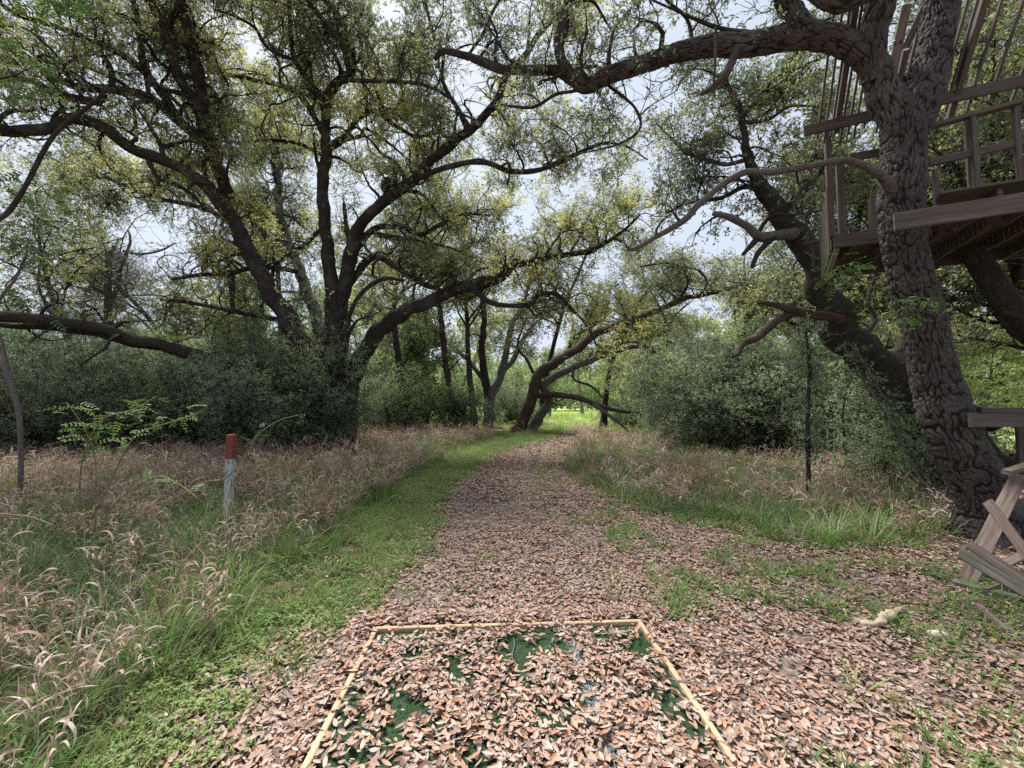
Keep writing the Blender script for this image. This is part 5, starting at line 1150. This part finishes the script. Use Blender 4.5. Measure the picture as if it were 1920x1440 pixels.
# ------------------------------------------------------------------ leaf litter
def uni(n, x0, x1, y0, y1, r): return np.stack([r.uniform(x0, x1, n), r.uniform(y0, y1, n), np.zeros(n)], 1)
r = np.random.default_rng(41)
def infrustum(p, m=120):
    x, y, d = proj(p); return (d > .2) & (x > -m) & (x < 1920 + m) & (y < 1440 + m * 2)
def litter_density(p):
    x, y = p[:, 0], p[:, 1]; L_, S_, R_ = xl(y), xs_(y), xr(y)
    d = np.where((x > L_) & (x < R_), 1., 0.)
    d = np.maximum(d, np.clip(1 - (L_ - x) / .35, 0, 1) * (x <= L_) * .9)
    d = np.maximum(d, np.where((x > R_) & (x < R_ + 3.5) & (y < 8), .55, 0))
    d = np.maximum(d, .10 * (x < L_) * (x > S_ - .3))
    d = np.maximum(d, np.where((x > 3) & (y < 7), .6, 0))
    # bare worn track
    e = fbm(np.stack([x * .8, y * .35, x * 0], 1), 21, 3)
    d *= np.where((y > 3.2) & (x > L_) & (x < R_), np.clip(.45 + (e - .33) * 4.5, .35, 1), 1)
    d *= np.where((y > 4.5) & (np.abs(x - (.35 * L_ + .65 * R_ - .3 + .1 * np.sin(y))) < .26) & (y < 12), .45, 1)
    return d
pu = []
for (y0, y1, den, s) in ((.9, 3.2, 250, 1), (3.2, 6, 210, 1), (6, 10, 120, 1.2), (10, 18, 60, 1.6), (18, 30, 26, 2.2)):
    x0, x1 = -y1 * 1.4 - .5, y1 * 1.4 + .5; n = int((x1 - x0) * (y1 - y0) * den); p = uni(n, x0, x1, y0, y1, r)
    k = infrustum(p) & (r.random(n) < litter_density(p))
    u, v = pad_uv(p); onpad = (u > -.13) & (u < Wp + .13) & (v > -.13) & (v < 3.3)
    p = p[k & ~onpad]; pu.append(np.concatenate([p, np.full((len(p), 1), s)], 1))
pu = np.concatenate(pu); n = len(pu); print('litter', n)
pp = pu[:, :3].copy(); pp[:, 2] = r.uniform(0, .008, n)
lit = scatter('leaf_litter', 'lit', LIT, pp, np.stack([r.normal(size=n) * .05, r.normal(size=n) * .05, r.uniform(-3, 3, n)], 1), pu[:, 3] * r.uniform(.85, 1.15, n), r.random(n))
tag(lit, 'carpet of salmon brown fallen oak leaves covering the path', 'leaf litter')
# leaves on the pad, thinner, with bare turf windows
n = 8200; u, v = r.uniform(-.16, Wp + .16, n), r.uniform(-.16, 2.0, n)
p = c0[None] + ex * u[:, None] - ey * v[:, None]; x, y, d = proj(p)
den = np.clip(.59 + (fbm(np.stack([u * 7, v * 7, u * 0], 1), 5, 3) - .5) * 2.6, .04, 1)
for (cx, cy_, rx, ry, f) in ((1005, 1215, 62, 30, .06), (1040, 1350, 45, 30, .15), (780, 1205, 90, 14, .3), (660, 1330, 45, 60, .25), (1300, 1330, 40, 70, .25), (820, 1400, 40, 40, .3), (960, 1250, 30, 15, .3), (880, 1290, 40, 14, .35), (640, 1400, 40, 40, .3)):
    e = ((x - cx) / rx) ** 2 + ((y - cy_) / ry) ** 2; den *= 1 - (1 - f) * np.clip(1.6 - e, 0, 1)
den *= np.where(np.abs(u - wl) < .05, np.clip(.15 + (fbm(np.stack([v * 6, u * 0, u * 0], 1), 51, 2) - .45) * 4, .1, 1), 1)
edge = np.minimum(np.minimum(u, Wp - u), v); den *= np.where(edge > .02, np.clip(.3 + edge * 6, .3, 1), np.where(edge < -.04, 1.3, .10)); den = np.where(edge < -.04, 1., den)
k = (r.random(n) < den); p = p[k]; n = len(p); p[:, 2] = .022 + r.random(n) * .012
pl_ = scatter('pad_leaves', 'lone', LONE, p, np.stack([r.normal(size=n) * .08, r.normal(size=n) * .08, r.uniform(-3, 3, n)], 1), r.uniform(.9, 1.2, n), r.random(n))
tag(pl_, 'loose pinkish brown oak leaves lying on the green turf of the tee pad', 'leaf litter')
# the leaves that show largest, one by one
lg = []
for s in range(8):
    g = Geo(); fallen(g, np.random.default_rng(500 + s), np.zeros(3), 0, .049, .020); lg.append(g.mesh('fallen_leaf', [M_litterO], True))
x = r.uniform(430, 1560, 300); y = 1440 - np.abs(r.normal(size=300)) * 90
for i in range(300):
    q = G(x[i], y[i], .034 + .006 * r.random()); o = bpy.data.objects.new('fallen_leaf', lg[i % 8]); o.location = q
    o.rotation_euler = (r.normal() * .15, r.normal() * .15, r.uniform(0, 6.28)); s = r.uniform(.9, 1.25); o.scale = (s, s, s); sc.collection.objects.link(o); o.parent = ground

def stickp(seed):
    r = np.random.default_rng(seed); g = Geo()
    p = np.array([0, 0, .02]); d = np.array([1., 0, 0]); pts = [p]
    for i in range(5):
        d = nrm(d + np.array([r.normal() * .25, r.normal() * .25, r.normal() * .05])); pts.append(pts[-1] + d * r.uniform(.02, .045))
    tube(g, np.array(pts), np.linspace(.0035, .0015, 6), 4); return proto('stick', g, [M_barkG])
STICK = [stickp(230 + s) for s in range(4)]
n = 900; p = uni(n, -3, 7, 1, 9, r); p = p[litter_density(p) > .5]; n = len(p); p[:, 2] = .012
tag(scatter('litter_twigs', 'stick', STICK, p, np.stack([p[:, 0] * 0, r.normal(size=n) * .1, r.uniform(-3, 3, n)], 1), r.uniform(.5, 1.6, n), r.random(n)), 'small broken twigs scattered through the fallen leaves', 'twigs')

# ------------------------------------------------------------------ grasses
def field(name, key, protos, regions, label, cat='grass', tintf=None, scl=(.8, 1.2), zs=(.85, 1.2), seed=0, tilt=.12):
    r = np.random.default_rng(seed); P_, S_ = [], []
    for (y0, y1, den, s) in regions['bands']:
        x0, x1 = -y1 * 1.45 - .5, y1 * 1.45 + .5; n = int((x1 - x0) * (y1 - y0) * den); p = uni(n, x0, x1, y0, y1, r)
        k = infrustum(p, 200) & (r.random(n) < regions['f'](p)); u, v = pad_uv(p)
        k &= ~((u > -.03) & (u < Wp + .03) & (v > -.03) & (v < 3.3)) & (np.hypot(p[:, 0], p[:, 1]) > .85)
        P_.append(p[k]); S_.append(np.full(k.sum(), s))
    p = np.concatenate(P_); s = np.concatenate(S_); n = len(p); print(name, n)
    sca = s * r.uniform(*scl, n)
    o = scatter(name, key, protos, p, np.stack([r.normal(size=n) * tilt, r.normal(size=n) * tilt, r.uniform(-3, 3, n)], 1), np.stack([sca, sca, sca * r.uniform(*zs, n)], 1), (tintf or (lambda q, r: np.clip(.45 + .8 * (fbm(q * 1.1, 5, 2) - .5) + r.normal(size=len(q)) * .12, 0, 1)))(p, r))
    return tag(o, label, cat)
def leftfield(p):
    x, y = p[:, 0], p[:, 1]; S_ = xs_(y) + .12 * np.sin(y * 3.1); return np.clip((S_ - x) / .25, 0, 1) * (y < 19)
def rightfield(p):
    x, y = p[:, 0], p[:, 1]; R_ = xr(y); return np.clip((x - R_) / .5, 0, 1) * (y > 4.3 + .25 * np.maximum(0, x - 3.5)) * (y < 17) * (x < 1.1 * y)
bd = lambda a, b, c, d: [(.7, 3, a, .85), (3, 6, b, .95), (6, 11, c, 1.1), (11, 20, d, 1.35)]
field('tall_green_grass', 'green', GREEN_T, dict(bands=bd(40, 32, 16, 7), f=lambda p: leftfield(p) * .95 + rightfield(p) * .8), 'green blades of tall grass filling the verge beside the path', seed=1, tintf=lambda q, r: np.clip(.28 + .7 * (fbm(q * .9, 5, 2) - .5) + r.normal(size=len(q)) * .12, 0, 1))
field('broad_grass', 'wide', WIDE_T, dict(bands=bd(9, 6, 3, 1), f=lambda p: leftfield(p) * .9), 'clumps of broad arching green blades along the left verge', seed=2, tintf=lambda q, r: np.clip(.35 + r.normal(size=len(q)) * .15, 0, 1))
dn = lambda p, s: np.clip((fbm(p * .9, s, 3) - .36) * 5, 0, 1)
field('dry_plume_grass', 'plume', PLUME, dict(bands=bd(30, 22, 8, 3), f=lambda p: leftfield(p) * (.15 + .85 * dn(p, 31)) + rightfield(p) * .25 * dn(p, 32)), 'dead pinkish curled grass plumes standing in the left verge', seed=3, scl=(.6, 1.15), tintf=lambda q, r: r.random(len(q)))
field('dry_grass', 'plume2', PLUME2, dict(bands=[(2.5, 6, 8, .9), (6, 11, 13, 1.05), (11, 20, 9, 1.3)], f=lambda p: leftfield(p) * dn(p, 33) + rightfield(p) * .8 * dn(p, 34)), 'brown dead grass standing thick at the back of both verges', seed=4, tintf=lambda q, r: r.random(len(q)) * .8)
field('straw', 'straw', STRAW_T, dict(bands=bd(8, 8, 5, 3), f=lambda p: leftfield(p) * .8 + rightfield(p) * .9), 'thin straw coloured stalks among the tall grass', seed=5, tintf=lambda q, r: r.random(len(q)))
field('seed_heads', 'spray', SPRAY, dict(bands=bd(12, 9, 4, 1), f=lambda p: leftfield(p) * .9), 'fine pale seed heads nodding over the left verge', seed=6, tintf=lambda q, r: r.random(len(q)))
def strip(p):
    x, y = p[:, 0], p[:, 1]; L_, S_ = xl(y), xs_(y); return ((x > S_ - .3) & (x < L_ + .12 * np.sin(y * 5) + .1)) * np.clip(.7 + (fbm(p * 2.2, 41, 2) - .35) * 4, .4, 1) * np.clip((L_ + .15 - x) / .25, 0, 1)
def tufts(p):
    x, y = p[:, 0], p[:, 1]; L_, R_ = xl(y), xr(y)
    a = np.clip((fbm(p * 1.5, 42, 3) - .48) * 6.5, 0, 1)
    rightside = (x > .85 + .05 * y) & (x < R_ + 1.6)
    mid_ = (np.abs(x - (.5 * (L_ + R_) + .55)) < .4) & (y > 5) & (y < 22)
    return a * rightside * .75 + mid_ * .25 * np.clip((fbm(p * 1.2, 45, 2) - .4) * 5, 0, 1) + .02 * (x > L_) * (x < R_)
field('verge_grass', 'short', SHORT_T, dict(bands=[(.9, 3, 150, .9), (3, 6, 170, 1), (6, 11, 95, 1.3), (11, 26, 40, 1.8)], f=lambda p: strip(p) + tufts(p) * .25), 'short bright green grass in a strip along the left of the path', seed=7, tintf=lambda q, r: np.clip(.5 + .6 * (fbm(q * 1.4, 5, 2) - .5) + r.normal(size=len(q)) * .12, 0, 1))
field('ground_weeds', 'rose', ROSE, dict(bands=[(.9, 3, 330, 1), (3, 6, 190, 1.1), (6, 11, 60, 1.4)], f=lambda p: np.clip(strip(p) * 1.2, 0, 1) + tufts(p) * .15), 'tiny round leaved weeds matted along the path edge', seed=8)
field('path_tufts', 'wide2', [tuft(210 + s, 18, .17, .008, .05, [M_grass, M_straw], lean=(.1, 1.0)) for s in range(4)], dict(bands=[(1.2, 3, 60, 1.0), (3, 6, 42, 1.15), (6, 12, 12, 1.2), (12, 24, 4, 1.6)], f=lambda p: tufts(p)), 'loose dark green grass tufts growing through the leaves right of the path', seed=9, tintf=lambda q, r: np.clip(.4 + r.normal(size=len(q)) * .15, 0, 1))
def undergrowth(p):
    x, y = p[:, 0], p[:, 1]; return ((x > xr(y) + .8) & (y > 4.6) & (y < 13)) * .5 * (1 - rightfield(p) * .7) + ((x < xs_(y)) & (y > 10)) * .35
field('undergrowth', 'shr', SHRC, dict(bands=[(4.5, 8, 10, .9), (8, 14, 8, 1.2), (14, 24, 4, 1.8)], f=undergrowth), 'low leafy undergrowth in the shade at the foot of the wood', 'undergrowth', seed=10, tintf=lambda q, r: np.clip(.5 + r.normal(size=len(q)) * .2, 0, 1), tilt=1.2)
field('meadow_grass', 'green2', GREEN_T, dict(bands=[(20, 34, 3, 1.6), (34, 60, 1.2, 2.4)], f=lambda p: ((p[:, 0] > xl(p[:, 1]) - 12) | (p[:, 0] < -2)) * .8 * ~((p[:, 0] > xl(p[:, 1])) & (p[:, 0] < xr(p[:, 1])) & (p[:, 1] < 26))), 'light green meadow grass beyond the trees', seed=11, tintf=lambda q, r: np.clip(.9 + r.normal(size=len(q)) * .1, 0, 1))
